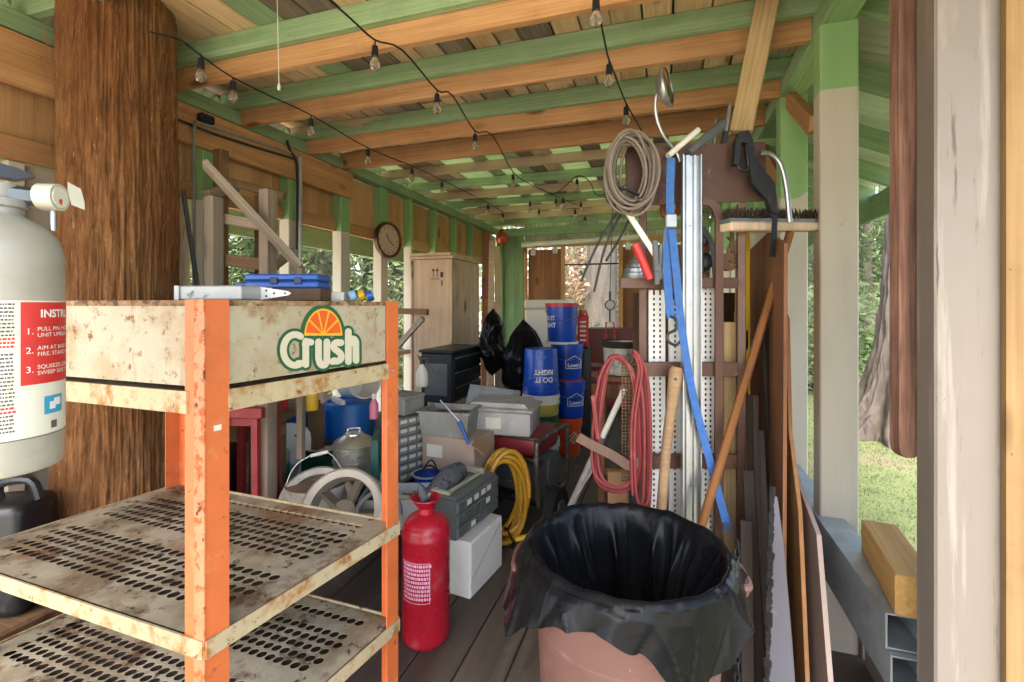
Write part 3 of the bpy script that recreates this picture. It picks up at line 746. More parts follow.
# ---- orange soda rack (drawn a little out of square)
RA = W(205, HY, 1.0); RA.z = 0
def dirc(deg):
    a = R(deg); v = Vector((math.sin(a), math.cos(a))); return Vector((v.x * CS - v.y * SN, v.x * SN + v.y * CS, 0))
uA = dirc(-70.5); uB = dirc(27.0); RW, RL = 1.012, .612
rack = thing('display_rack', 'rusty cream and orange steel display rack with perforated shelves and a fruit logo', 'rack', RA)
def P(u, v, z): return RA + uA * u + uB * v + Vector((0, 0, z))
def slab(mb, u0, u1, v0, v1, z0, z1):
    return mb.poly8([P(u0, v0, z0), P(u1, v0, z0), P(u1, v1, z0), P(u0, v1, z0)], (0, 0, z1 - z0))
ZT = 1.412
for (u, v, su, sv) in ((0, 0, 1, 1), (0, RL, 1, -1), (RW, 0, -1, 1), (RW, RL, -1, -1)):
    mb = MB(); t = .004; fw = .052
    slab(mb, u, u + su * .06, v, v + sv * t, 0, ZT); slab(mb, u, u + su * t, v + sv * t, v + sv * fw, 0, ZT)
    po = mb.obj('post', ORANGE, rack, world=True, smooth=False)
    if u == 0 and v == 0:
        mb = MB(); slab(mb, -.002, .028, -.003, -.0003, .002, ZT); we = mb.obj('worn_edge', CHIPPED, rack, world=True); we.parent = po; we.location = we.location - po.location
for (u, v, du_, dv_) in ((-.002, RL - .03, -1, 0),):
    for z in (1.19, .668, .354):
        mb = MB(); q = P(u, v, z); nrm_ = (uA * du_ + uB * dv_); mb.cyl(q, q + nrm_ * .005, .006, .005, n=6); mb.obj('bolt', GALV, rack, world=True)
# top tray panels and lips
PZ0, PZ1 = 1.224, 1.408
for nm, args in (('panel', (.053, RW - .053, .006, .012)), ('panel', (.006, .012, .053, RL - .053)), ('panel', (.053, RW - .053, RL - .012, RL - .006)), ('panel', (RW - .012, RW - .006, .053, RL - .053))):
    mb = MB(); slab(mb, *args, PZ0, PZ1); mb.obj(nm, RACKW, rack, world=True, smooth=False)
mb = MB()
for a in ((.012, RW - .012, .012, .034), (.012, RW - .012, RL - .034, RL - .012), (.012, .034, .034, RL - .034), (RW - .034, RW - .012, .034, RL - .034)): slab(mb, *a, PZ1 - .003, PZ1)
slab(mb, .034, RW - .034, .034, RL - .034, 1.383, 1.387)
mb.obj('tray', RACKR, rack, world=True, smooth=False)
for a in ((.056, RW - .056, .0032, .0058), (.0032, .0058, .056, RL - .056)): mb = MB(); slab(mb, *a, 1.398, 1.4105); mb.obj('rusty_edge', RUSTEDGE, rack, world=True, smooth=False)
mb = MB(); slab(mb, -.0012, -.0004, .018, .034, 1.128, 1.14); mb.obj('sticker', PAPER, rack, world=True)
mb = MB()
slab(mb, .05, RW - .05, -.004, .002, 1.166, 1.214); slab(mb, -.004, .002, .05, RL - .05, 1.166, 1.214)
slab(mb, .05, RW - .05, RL - .002, RL + .004, 1.166, 1.214); slab(mb, .002, RW, .002, RL - .002, 1.2, 1.206)
mb.obj('lip', RACKR, rack, world=True, smooth=False)
def perforated(z, name):
    mb = MB(); bm = mb.bm
    nu, nv = 32, 17; u0, u1, v0, v1 = .006, RW - .006, .006, RL - .006
    du, dv = (u1 - u0) / nu, (v1 - v0) / nv
    for j in range(nv):
        band = (2 <= j <= 6) or (9 <= j <= 13) or j == 15
        for i in range(nu):
            off = .5 * du if j % 2 else 0
            a = u0 + i * du + (off if i > 0 else 0); b = u0 + (i + 1) * du + (off if i < nu - 1 else 0)
            c0, c1 = v0 + j * dv, v0 + (j + 1) * dv
            hole = band and 2 <= i < nu - 2 
            if not hole:
                bm.faces.new([bm.verts.new(P(*q, z)) for q in ((a, c0), (b, c0), (b, c1), (a, c1))]); continue
            cu, cv = (a + b) / 2, (c0 + c1) / 2; N = 12; sq = []; ci = []; lo = []
            for k in range(N):
                an = 2 * math.pi * k / N + math.pi / 4; x, y = math.cos(an), math.sin(an); s_ = 1 / max(abs(x), abs(y))
                sq.append(bm.verts.new(P(cu + x * s_ * du / 2, cv + y * s_ * dv / 2, z)))
                ci.append(bm.verts.new(P(cu + x * .0137, cv + y * .0137, z))); lo.append(bm.verts.new(P(cu + x * .0137, cv + y * .0137, z - .0015)))
            for k in range(N):
                l = (k + 1) % N
                bm.faces.new((sq[k], sq[l], ci[l], ci[k])); bm.faces.new((ci[k], ci[l], lo[l], lo[k]))
    sh = mb.obj('shelf', SHELFM, rack, world=True, smooth=False)
    mb = MB(); slab(mb, .012, RW - .012, .012, RL - .012, z - .031, z - .028); bk = mb.obj('hole_shade_backing', HOLESHADE, rack, world=True, smooth=False); bk.parent = sh  # added backing, dark so the holes above it read as shaded
    mb = MB()
    slab(mb, .0, RW, -.006, -.001, z - .036, z + .003); slab(mb, -.006, -.001, -.001, RL + .001, z - .036, z + .003)
    slab(mb, .0, RW, RL + .001, RL + .006, z - .036, z + .005); slab(mb, RW + .001, RW + .006, 0, RL, z - .036, z + .003)
    mb.obj('rim', RACKR, rack, world=True, smooth=False).parent = sh
    for o in sh.children: o.location = o.location - sh.location
perforated(.686, 'mid'); perforated(.372, 'low')
# fruit logo on the short panel; logo frame: x along +uB, y up, on the outer face (u = .006)
PO = P(.0055, 0, 0); nrm = -uA
def hit(px, py):
    d = (W(px, py, 1.0) - Vector((0, 0, CAMZ))); o = Vector((0, 0, CAMZ)); nn = nrm
    nn2 = uB.cross(Vector((0, 0, 1)))
    t = (PO - o).dot(nn2) / d.dot(nn2); q = o + d * t
    return ((q - RA).dot(uB) , q.z)
LM = Matrix((( uB.x, 0, nn_x, 0) for nn_x in (0,))) if False else None
n2 = uB.cross(Vector((0, 0, 1))).normalized()
if n2.dot(Vector((0, 0, 0)) - RA) < 0: n2 = -n2
def lg(x, y): return hit(260 + x / 6.817, 300 + y / 6.817)
def flat(poly, off, mb):
    o = PO.copy(); o -= uB * (PO - RA).dot(uB); 
    vs = [mb.bm.verts.new(o + uB * a + Vector((0, 0, b)) + n2 * (off)) for a, b in poly]
    f_ = mb.bm.faces.new(vs)
    if f_.normal.dot(n2) < 0: f_.normal_flip()
def stroke(mb, pts, w, off, n=8):
    """thick pen stroke through pixel points, each piece a hair further out"""
    k = 0
    Q = [Vector(p) for p in pts]
    for a, b in zip(Q, Q[1:]):
        d = (b - a); L = d.length
        if L < 1e-6: continue
        d /= L; nn = Vector((-d.y, d.x)) * w / 2
        poly = []
        a0 = math.atan2(nn.y, nn.x)
        for i in range(n + 1): an = a0 + math.pi * i / n; poly.append((a.x + math.cos(an) * w / 2, a.y + math.sin(an) * w / 2))
        for i in range(n + 1): an = a0 + math.pi + math.pi * i / n; poly.append((b.x + math.cos(an) * w / 2, b.y + math.sin(an) * w / 2))
        flat([lg(*p) for p in poly], off + stroke.k * 3e-6, mb); stroke.k += 1
stroke.k = 0
def arc(cx, cy, rx, ry, a0, a1, n=14): return [(cx + rx * math.cos(R(a0 + (a1 - a0) * i / n)), cy + ry * math.sin(R(a0 + (a1 - a0) * i / n))) for i in range(n + 1)]
letters = [arc(235, 340, 80, 105, -62, -300, 20) + [(258, 432)], [(308, 280), (308, 440)], arc(330, 305, 26, 20, 180, 300, 6),
           [(395, 285), (395, 400)] + arc(425, 400, 28, 45, 170, 20, 8) + [(452, 285)],
           [(548, 290)] + arc(525, 315, 28, 26, -60, -230, 8) + [(540, 360)] + arc(518, 385, 32, 32, -30, 120, 8) + [(490, 420)],
           [(598, 215), (598, 420)], [(598, 300)] + arc(630, 300, 20, 35, 190, 340, 6) + [(650, 412)]]
emb = MB(); stroke.k = 0
for L in letters: stroke(emb, L, 84, .0012)
flat([lg(*p) for p in arc(425, 250, 155, 220, 180, 360, 26)], .0011, emb)
e1 = emb.obj('logo_outline', INKGR, rack, world=True, smooth=False, flat=True)
emb = MB(); stroke.k = 0
for L in letters: stroke(emb, L, 46, .0023)
emb.obj('lettering', paint('cream_print', '#c9c0a8', .5, var=.06, spots=[('#a8763e', 26, .66, .1)], bump=0), rack, world=True, smooth=False, flat=True)
emb = MB(); flat([lg(*p) for p in arc(428, 243, 130, 185, 180, 360, 26)], .0023, emb); emb.obj('fruit_rind', INKYE, rack, world=True, smooth=False, flat=True)
emb = MB()
for k in range(5):
    a0, a1 = 180 + 36 * k + 3, 180 + 36 * (k + 1) - 3
    flat([lg(428 + 14 * math.cos(R((a0 + a1) / 2)), 232 + 14 * math.sin(R((a0 + a1) / 2)))] + [lg(*p) for p in arc(428, 232, 118, 160, a0, a1, 6)], .003, emb)
emb.obj('fruit_segment', INKOR, rack, world=True, smooth=False, flat=True)

# ---- white fire extinguisher hung from a post just outside the picture
ep = W(2, HY, .60)
ex = thing('fire_extinguisher', 'white fire extinguisher with red instruction label and clear gauge, hung at far left', 'fire extinguisher', (ep.x, ep.y, 1.19), math.atan2(-ep.x, ep.y))
er = .0585
mb = MB(); mb.lathe([(.001, .004), (er * .8, .0), (er * .97, .004), (er, .012), (er, .285), (er * .985, .298), (er * .9, .315), (er * .68, .331), (er * .4, .341), (.02, .344)], n=64)
mb.obj('cylinder', CREAMENAMEL, ex); ex.scale = (1, 1, .945)
mb = MB(); mb.lathe([(.019, .338), (.019, .352), (.024, .354), (.024, .364), (.016, .366), (.016, .385)], n=24); mb.obj('collar', GREYPL, ex)
mb = MB(); mb.box((.0, 0, .371), (.085, .03, .026), bev=.006); mb.cyl((.03, 0, .372), (.052, -.008, .372), .012); mb.box((-.045, 0, .378), (.05, .022, .02), bev=.005)
mb.obj('valve', paint('cast_grey_metal', '#6d6f6e', .35, .8, var=.2, bump=.1), ex)
mb = MB(); mb.prism([(-.075, .0), (.012, -.004), (.03, .004), (.012, .012), (-.01, .016), (-.075, .012)], .022, Matrix.Translation((.0, .011, .396)) @ Matrix.Rotation(R(90), 4, 'X')); mb.obj('lever', BLACKM, ex)
mb = MB(); mb.cyl((.035, -.012, .372), (.052, -.024, .372), .0185, n=28); gz = mb.obj('gauge', paint('clear_gauge_cap', '#cfc9ba', .12, .2, var=.05, bump=0), ex)
mb = MB(); mb.cyl((.0515, -.0237, .372), (.0528, -.0246, .372), .014, n=24); mb.obj('gauge_dial', PAPER, ex)
mb = MB(); mb.cyl((.05, -.0235, .366), (.0532, -.0249, .366), .004, n=10); mb.obj('dial_zone', INKR, ex)
mb = MB(); mb.poly8([(.060, -.012, .386), (.074, -.004, .380), (.078, -.002, .362), (.064, -.010, .366)], (0, .001, .012)); mb.obj('paper_tag', PAPER, ex)
mb = MB(); mb.cyl((.046, -.014, .326), (.046, -.014, .356), .0035); mb.obj('pin', ALU, ex)
def epatch(name, a0, a1, z0, z1, m, o=.0004): 
    b = MB(); cyl_patch(b, er + o, R(a0), R(a1), z0, z1, th=.0003); return b.obj(name, m, ex)
epatch('label', -80, 88, .05, .228, PAPER, .0002)
epatch('red_panel', 15, 86, .118, .226, INKR, .0005)
epatch('pictogram', 38, 64, .076, .1, INKLB, .0005)
b = MB()
cyl_text(b, 'INSTRUCTIONS', .0145, er + .0012, .206, R(33), bold=.0004, sx=.95)
for zz, n_, t1, t2 in ((.185, '1.', 'PULL PIN, HOLD', 'UNIT UPRIGHT'), (.160, '2.', 'AIM AT BASE OF', 'FIRE, STAND BACK'), (.135, '3.', 'SQUEEZE LEVER,', 'SWEEP SIDE TO SIDE')):
    cyl_text(b, n_, .0115, er + .0012, zz - .001, R(19)); cyl_text(b, t1, .0075, er + .0012, zz + .003, R(30)); cyl_text(b, t2, .0075, er + .0012, zz - .005, R(30))
b.obj('lettering', INKW, ex, smooth=False)
b = MB()
for zz in (.183, .158): cyl_patch(b, er + .0009, R(15), R(86), zz + .0125, zz + .0128, th=.0002)
cyl_patch(b, er + .0009, R(-80), R(86), .0485, .0492, th=.0002)
for a, z in ((41, .079), ): pass
b.obj('ruled_line', INKG, ex)
b = MB(); b.add_mesh(text_mesh('', .01), Matrix()) if False else None
for a0_, a1_, z0_, z1_ in ((44, 52, .082, .092), (50, 60, .086, .096)): cyl_patch(b, er + .001, R(a0_), R(a1_), z0_, z1_, th=.0002)
b.obj('pictogram_shape', INKW, ex)
b = MB(); cyl_patch(b, er + .0009, R(46), R(54), .056, .066, th=.0003)
b.warp(lambda v: v); b.obj('emblem', INKG, ex)
b = MB(); r = random.Random(2)
for i in range(34):
    z = .222 - i * .0049
    if i in (9, 10, 11, 12, 27, 28): continue
    a = -8
    while a < 9:
        L = r.uniform(1, 3.4); cyl_patch(b, er + .0007, R(a), R(min(a + L, 10)), z, z + .0023, th=.0002, n=2); a += L + .9
b.obj('lettering', INKG, ex)
b = MB()
for i in (9, 10, 11, 27, 28):
    z = .222 - i * .0049; a = -8
    while a < 9:
        L = r.uniform(1.5, 4); cyl_patch(b, er + .0007, R(a), R(min(a + L, 11)), z, z + .0027, th=.0002, n=2); a += L + .9
b.obj('lettering', INKR, ex)
b = MB(); b.box((0, .064, .18), (.03, .006, .2), bev=.002); b.box((0, .075, .33), (.05, .02, .02)); b.obj('wall_hook', BLACKM, ex)
hp = ep + Vector((ep.x, ep.y, 0)).normalized() * .13; hp.x -= .11; hp.y -= .02
MB().box((hp.x - .05, hp.y + .02, 1.2), (.1, .06, 3.2), bev=.004, rz=ex.rotation_euler.z).obj('post', WHITEP, shed, world=True)
MB().cyl((ep.x, ep.y, 1.19 + .33) , (hp.x - .02, hp.y, 1.52), .008).obj('hook_rod', BLACKM, shed, world=True)

# ---- brown trash can with black liner
cp = W(626, HY, 1.30)
can = thing('trash_can', 'dusty brown plastic trash can with a black bag folded over its rim', 'trash can', (cp.x, cp.y, 0), R(10)); can.scale = (.93, .93, .985)
mb = MB(); mb.lathe([(.001, .0), (.225, .0), (.232, .01), (.245, .25), (.247, .26), (.243, .27), (.262, .55), (.264, .56), (.26, .57), (.272, .70), (.288, .705), (.29, .735), (.278, .738), (.27, .70), (.235, .03), (.001, .02)], n=64)
mb.obj('body', CANM, can)
for sg in (1, -1):
    mb = MB(); mb.tube([(sg * .27, -.085, .70), (sg * .318, -.07, .695), (sg * .33, 0, .69), (sg * .318, .07, .695), (sg * .27, .085, .70)], .011, 8, smooth=4)
    for yy in (-.075, .067): mb.prism([(sg * .262, .70), (sg * .325, .70), (sg * .315, .675), (sg * .258, .60)], .008, Matrix.Translation((0, yy + .008, 0)) @ Matrix.Rotation(R(90), 4, 'X'))
    mb.prism([(-.075, 0), (.075, 0), (.07, .022), (-.07, .022)], .052, Matrix(((0, 0, sg, sg * .268), (1, 0, 0, 0), (0, 1, 0, .683), (0, 0, 0, 1))))
    mb.obj('handle', CANM, can)
mb = MB()
for a in (-35, 35, 145, 215):
    x, y = math.sin(R(a)), -math.cos(R(a)); mb.bar((x * .243, y * .243, .05), (x * .26, y * .26, .40), .03, .02, bev=.006)
mb.obj('rib', CANM, can)
HEM = [(0, .07), (30, .1), (90, .13), (150, .17), (185, .2), (208, .19), (222, .12), (236, .075), (256, .07), (270, .1), (284, .18), (298, .205), (312, .18), (326, .1), (345, .07), (360, .07)]
def hem(d):
    for (a0, h0), (a1, h1) in zip(HEM, HEM[1:]):
        if a0 <= d <= a1:
            t = (d - a0) / (a1 - a0); t = t * t * (3 - 2 * t); return h0 + (h1 - h0) * t
def bagf(u, v):
    a = u * 2 * math.pi; nz = lambda f, z, k: mnoise.noise(Vector((math.cos(a) * f, math.sin(a) * f, z + k)))
    front = -math.sin(a)
    # v: 0 bottom of the outer fold -> .45 rim -> 1 bottom inside
    drop = .84 * hem(math.degrees(a) % 360) + .008 * nz(4, 0, 3)
    if v < .45:
        t = v / .45; z = .745 - drop * (1 - t); rr = .302 + .05 * math.exp(-((((math.degrees(a) - 196 + 180) % 360) - 180) / 26) ** 2) * (1 - t) ** .6 + .024 * (1 - t) * (1 + .6 * nz(2, 0, 9)) + (.016 * nz(3, z * 2, 1) + .014 * (1 - abs(math.sin(4.5 * a + 9 * z + 2.2 * nz(2, z * 3, 6)))) ** 3 - .008 * (1 - abs(math.sin(8 * a - 14 * z + 2 * nz(2.5, z * 2, 16)))) ** 3) * (1.15 - t)
        rr -= .012 * max(0, t - .8) * 5 * .3
    elif v < .55:
        t = (v - .45) / .1; rr = .298 - .034 * t + .004 * nz(8, 0, 2); z = .745 + .014 * math.sin(t * math.pi) + .006 * nz(6, 0, 7)
    else:
        t = (v - .55) / .45; z = .74 - .60 * t; rr = (.262 - .028 * t) - (.034 * (1 - abs(math.sin(5.5 * a + 1.6 * nz(2, t * 1.5, 4)))) ** 2.2 + .016 * (1 - abs(math.sin(11 * a + 2.5 * nz(3, t * 2, 14)))) ** 2.5) * min(1, t * 5) + .012 * nz(4, t * 3, 21) * min(1, t * 4) - (.05 + .05 * nz(3, t, 8)) * min(1, t * 3) * (1 if t < 1 else 1)
    return (rr * math.cos(a), rr * math.sin(a), z)
mb = MB(); mb.grid(bagf, 300, 120, True)
mb.bm.verts.ensure_lookup_table()
o = mb.obj('liner_bag', BAGM, can, ang=180)
mb = MB(); mb.lathe([(.001, .16), (.18, .15), (.215, .145)], n=32, caps=False); mb.obj('bag_bottom', BAGM, can)

# ---- galvanised tubes and timber offcut at right
def tube_sq(name, label, z, y0, y1, x0, group):
    t = .005; s_ = .1; mb = MB()
    for c, sz in (((x0 + s_ / 2, (y0 + y1) / 2, z + t / 2), (s_, y1 - y0, t)), ((x0 + s_ / 2, (y0 + y1) / 2, z + s_ - t / 2), (s_, y1 - y0, t)), ((x0 + t / 2, (y0 + y1) / 2, z + s_ / 2), (t, y1 - y0, s_ - 2 * t)), ((x0 + s_ - t / 2, (y0 + y1) / 2, z + s_ / 2), (t, y1 - y0, s_ - 2 * t))):
        mb.box(c, sz)
    return tag(mb.obj(name, GALV, smooth=False), label, 'metal tube', group)
tube_sq('square_tube', 'upper galvanised square tube with open end beside the half-green post', .439, 1.58, 2.9, .586, 'galvanised tubes')
tube_sq('square_tube', 'lower galvanised square tube directly under the other tube', .335, 1.56, 2.9, .59, 'galvanised tubes')
o = beam('timber_block', (.655, 1.565, .597), (.70, 1.94, .597), .10, .112, TREATED, bev=.004)
tag(o, 'short square timber offcut lying on the galvanised tube', 'wood block')
beam('tube_bracket', (.60, 2.31, .315), (.735, 2.31, .315), .09, .036, GREYX, shed)
beam('tube_bracket', (.60, 1.48, .315), (.735, 1.75, .315), .07, .036, GREYX, shed)
# ---- hanging grooved board
a = W(910, 458, 1.20); b_ = W(911, -60, 1.20)
mb = MB(); prof = [(-.028, .03), (-.022, .01), (-.01, 0), (.012, 0), (.024, .012), (.028, .04), (.028, 1.45), (-.028, 1.45)]
mb.prism(prof, .03, Matrix(((CS, 0, -SN, 0), (SN, 0, CS, 0), (0, 1, 0, 0), (0, 0, 0, 1))).to_4x4())
hb = mb.obj('hanging_board', wood('grooved_red_upright', '#3f241b', '#b08570', 'Z', knots=0, rnd=.05, scale=34), origin=(0, 0, 0)); hb.location = a
tag(hb, 'reddish grooved board with rounded bottom hanging beside the big white post', 'board')

# ---- jerry can behind the rack
jp = W(6, HY, 1.74); 
jb = MB(); jb.box((0, 0, .145), (.36, .3, .29), bev=.01); jb.box((0, -.151, .2), (.36, .012, .08), bev=.003); jb.box((0, -.151, .08), (.36, .012, .08), bev=.003)
jo = jb.obj('wooden_crate', DARKWX); jo.location = (jp.x, jp.y, 0); tag(jo, 'low brown crate under the black jerry can at far left', 'crate')
jc = thing('jerry_can', 'black plastic jerry can under the white extinguisher at far left', 'jerry can', (jp.x, jp.y, .29), R(25))
mb = MB(); mb.box((.02, 0, .2), (.2, .19, .4), bev=.035, seg=3); mb.obj('body', BLACKP, jc)
mb = MB(); mb.tube([(-.02, -.0, .39), (-.02, 0, .45), (.08, 0, .46), (.11, 0, .39)], .016, 8, smooth=4); mb.obj('handle', BLACKP, jc)
mb = MB(); mb.cyl((-.09, 0, .39), (-.09, 0, .44), .03); mb.obj('cap', BLACKP, jc)
mp_ = W(58, HY, 2.05)
mb = MB(); mb.box((0, 0, .2), (.12, .1, .4), bev=.02, seg=2); mb.cyl((0, 0, .4), (0, 0, .56), .028); o = mb.obj('plastic_jug', CLEAR); o.location = (mp_.x, mp_.y, 0)
tag(o, 'translucent white jug on the floor between jerry can and tree trunk', 'jug')
# ================================================================== shared small builders
def solo(mb, name, m, label, cat, loc=None, rz=0., group=None, smooth=True, ang=35):
    o = mb.obj(name, m, smooth=smooth, ang=ang, origin=(0, 0, 0) if loc is not None else None)
    if loc is not None: o.location = Vector(loc); o.rotation_euler = (0, 0, rz)
    return tag(o, label, cat, group)
def T(name, label, cat, px, d, z=0., rz=None, group=None):
    p = FL(px, d, z); return thing(name, label, cat, p, face_cam(p) if rz is None else rz, group)
def XYZ(px, py, d): return W(px, py, d)

# ------------------------------------------------------------------ on top of the orange rack
p = W(226, HY, 1.19); 
mb = MB(); mb.box((0, 0, .017), (.175, .12, .034), bev=.003); mb.box((-.08, -.062, .017), (.012, .004, .034)); 
solo(mb, 'tin_box', paint('white_flecked_tin', '#a9aaa8', .45, .3, var=.1, scale=8, spots=[('#5d5a55', 20, .6, .08), ('#dddcd8', 7, .6, .1)], bump=.05), 'flat silvery tin box with scuffed white paint on top of the orange rack', 'box', (p.x, p.y, 1.4125), R(10))
p = W(262, HY, 1.205)
hg = thing('strap_hinge', 'white triangular strap hinge leaning on the flat tin box', 'hinge', (p.x, p.y, 1.4125), R(16))
mb = MB(); mb.prism([(-.045, .0), (.0, 0), (.075, .012), (.082, .017), (.075, .022), (0, .034), (-.045, .034)], .003, Matrix.Translation((0, -.012, .0)) @ Matrix.Rotation(R(90), 4, 'X')); mb.obj('plate', WHITE, hg)
mb = MB(); mb.cyl((0, -.016, 0), (0, -.016, .034), .004); mb.obj('hinge_pin', ALU, hg)
for x, z in ((-.035, .008), (-.035, .026), (-.018, .017), (.02, .01), (.02, .024), (.04, .017), (.068, .017)):
    mb = MB(); mb.cyl((x, -.0152, z), (x, -.0162, z), .0028, n=8); mb.obj('screw_hole', BLACKM, hg)
p = FL(298, 1.42, 1.4125)
o = beam('wood_block', W(268, HY, 1.42) * 1 + Vector((0, 0, .0305)), W(326, HY, 1.42) + Vector((0, 0, .0305)), .09, .037, DARKWX); tag(o, 'brown wood block under the blue case on the rack', 'wood block')
cs = thing('tool_case', 'flat blue plastic case lying on a brown block on top of the rack', 'case', FL(289, 1.42, 1.4485), R(18))
mb = MB(); mb.box((0, 0, .0105), (.215, .1, .021), bev=.005); mb.box((0, 0, .032), (.215, .1, .02), bev=.005); mb.obj('shell', BLUE, cs)
for x in (-.02, .05): mb = MB(); mb.box((x, -.052, .022), (.022, .006, .02), bev=.002); mb.obj('latch', paint('dark_blue_latch', '#16294f', .4), cs)
mb = MB(); mb.box((-.12, 0, .012), (.05, .06, .01), bev=.003); mb.obj('handle', BLUE, cs)
p = FL(338, 1.5, 1.4125); mb = MB(); mb.box((0, 0, .014), (.05, .05, .028), bev=.002); mb.box((0, -.026, .014), (.03, .002, .018)); solo(mb, 'outlet_box', WHITEPL, 'small white electrical box on the far end of the rack top', 'electrical box', p, R(20))
for px, dd, m, lab in ((353, 1.49, paint('pale_blue_tape', '#8fb6d8', .5), 'pale blue tape roll standing on the rack top'), (362, 1.51, YELLOWP, 'yellow tape roll between two blue ones on the rack top'), (370, 1.5, BLUE, 'dark blue tape roll by the far post of the rack')):
    p = FL(px, dd, 1.4125); mb = MB(); mb.lathe([(.008, -.009), (.017, -.009), (.017, .009), (.008, .009), (.008, -.009)], (0, 0, .017), 24, Matrix.Rotation(R(70), 3, 'Y'), caps=False); solo(mb, 'tape_roll', m, lab, 'tape', p, R(30), 'tape rolls on the rack')

# ------------------------------------------------------------------ grey wooden trestle behind the rack and a plank leaning on it
q = W(238, HY, 2.38)
ws = thing('wooden_trestle', 'weathered grey timber trestle standing behind the orange rack by the left wall', 'trestle', (q.x, q.y, 0), R(18))
def wl(px, py, d): return ROOTM[ws.name].inverted() @ W(px, py, d)
def trestle_beam(n, a, b, w, h, m=GREYX): 
    return beam(n, a, b, w, h, m, ws)
for px, d, top in ((214, 2.25, 197), (268, 2.25, 190)):
    t = W(px, top, d); trestle_beam('leg', (t.x, t.y, 0.005), t, .06, .055, GREYLX if px == 214 else GREYX)
for px, d, top in ((221, 2.52, 150), (262, 2.52, 196)):
    t = W(px, top, d); trestle_beam('leg', (t.x, t.y, 0.005), t, .055, .05, DARKWX)
trestle_beam('rail', W(209, 258, 2.30), W(274, 266, 2.30), .03, .06, DARKWX)
trestle_beam('rail', W(208, 216, 2.30), W(276, 228, 2.30), .03, .05, GREYX)
trestle_beam('rail', W(220, 180, 2.47), W(285, 196, 2.47), .03, .04, DARKWX)
trestle_beam('rail', W(206, 195, 2.30), W(235, 187, 2.47), .05, .05, GREYX)
trestle_beam('rail', W(270, 268, 2.3), W(292, 252, 2.52), .03, .05, GREYX)
trestle_beam('rail', W(209, 330, 2.30), W(274, 336, 2.30), .03, .07, GREYX)
o = beam('leaning_plank', W(205, 164, 2.16), W(301, 268, 2.2), .026, .07, GREYLX, roll=R(60)); tag(o, 'grey plank slanting across the front of the timber trestle', 'plank')
beam('plank_peg', W(301, 266, 2.2), W(301, 266, 2.2) + Vector((0, 0, -.9)), .03, .03, GREYX, ws)

# ------------------------------------------------------------------ conduits on the left wall
cd = thing('wall_conduit', 'pair of metal conduits along the left wall bending down beside the trunk', 'conduit', (XL + .06, 2.0, 0))
def wallp(px, py, X=XL + .065):
    Y = onX(px, X); d = -X * SN + Y * CS; return W(px, py, d)
for dz, m in ((0, GREYPL), (5, BLACKM)):
    a = wallp(193, 121 + dz); b = wallp(292, 153 + dz); dn = wallp(190, 128); 
    mb = MB(); mb.tube([b, a.lerp(b, .5), a + Vector((.01, .04, 0)), Vector((a.x + .02, dn.y + .02, a.z - .01)), Vector((a.x + .03, dn.y, a.z - .1)), Vector((a.x + .03, dn.y, 2.0)), Vector((a.x + .03, dn.y, 1.2))] if dz == 0 else [b + Vector((0, .02, 0)), a + Vector((0, .1, 0)), a + Vector((0, -.3, 0.02))], .0085, 8, smooth=5); mb.obj('pipe', m, cd, world=True)
a = wallp(290, 150); mb = MB(); mb.tube([a + Vector((.0, -.03, .06)), a, a + Vector((.01, .05, -.08)), a + Vector((.01, .06, -.3)), a + Vector((.01, .05, -.7))], .009, 8, smooth=5); mb.obj('flexible_cable', CORD, cd, world=True)
mb = MB(); mb.box(wallp(206, 119), (.05, .09, .05), bev=.01); mb.obj('junction_box', BLACKM, cd, world=True)
mb = MB(); mb.tube([a + Vector((0, .08, -.02)), a + Vector((.0, .1, -.12)), a + Vector((0, .1, -.9))], .012, 8, smooth=4); mb.obj('pipe', GALV, cd, world=True)
mb = MB(); mb.cyl(W(183, 190, 2.42), W(198, 290, 2.42), .011); b_ = W(198, 290, 2.42); mb.cyl(b_, Vector((b_.x + .02, b_.y, 0)), .011); solo(mb, 'metal_pole', GREYDK, 'thin dark pole leaning just right of the shaggy trunk', 'pole')

# ------------------------------------------------------------------ clock on the left post
ck = thing('wall_clock', 'round bronze wall clock on the white post', 'clock', (XL, 3.99, 2.03), R(90) - R(10))
# local -Y faces the room
Mx = Matrix.Rotation(R(90), 3, 'X')
mb = MB(); mb.lathe([(.15, 0), (.172, 0), (.178, .02), (.172, .045), (.155, .05), (.148, .04), (.15, 0)], (0, -.02, 0), 48, Mx, caps=False); mb.obj('rim', CLOCKR, ck)
mb = MB(); mb.lathe([(.001, 0), (.155, 0), (.155, .03), (.001, .03)], (0, -.02, 0), 40, Mx); mb.obj('face', CLOCKF, ck)
mb = MB(); mb.box((.03, -.053, -.022), (.09, .002, .008), rot=Matrix.Rotation(R(35), 3, 'Y').to_quaternion()); mb.obj('hand', BLACKM, ck)
mb = MB(); mb.box((-.02, -.055, .03), (.01, .002, .075), rot=Matrix.Rotation(R(-30), 3, 'Y').to_quaternion()); mb.obj('hand', BLACKM, ck)
mb = MB()
for k in range(12):
    a = R(30 * k); mb.box((.125 * math.sin(a), -.0515, .125 * math.cos(a)), (.006, .002, .026), rot=Matrix.Rotation(a, 3, 'Y').to_quaternion())
mb.obj('dial_marks', INKG, ck)
beam('shelf_bracket', W(394, 311, 4.45), W(428, 312, 4.3), .04, .055, DARKWX, shed); beam('shelf_bracket', W(398, 346, 4.45), W(423, 318, 4.33), .035, .05, GREYLX, shed)

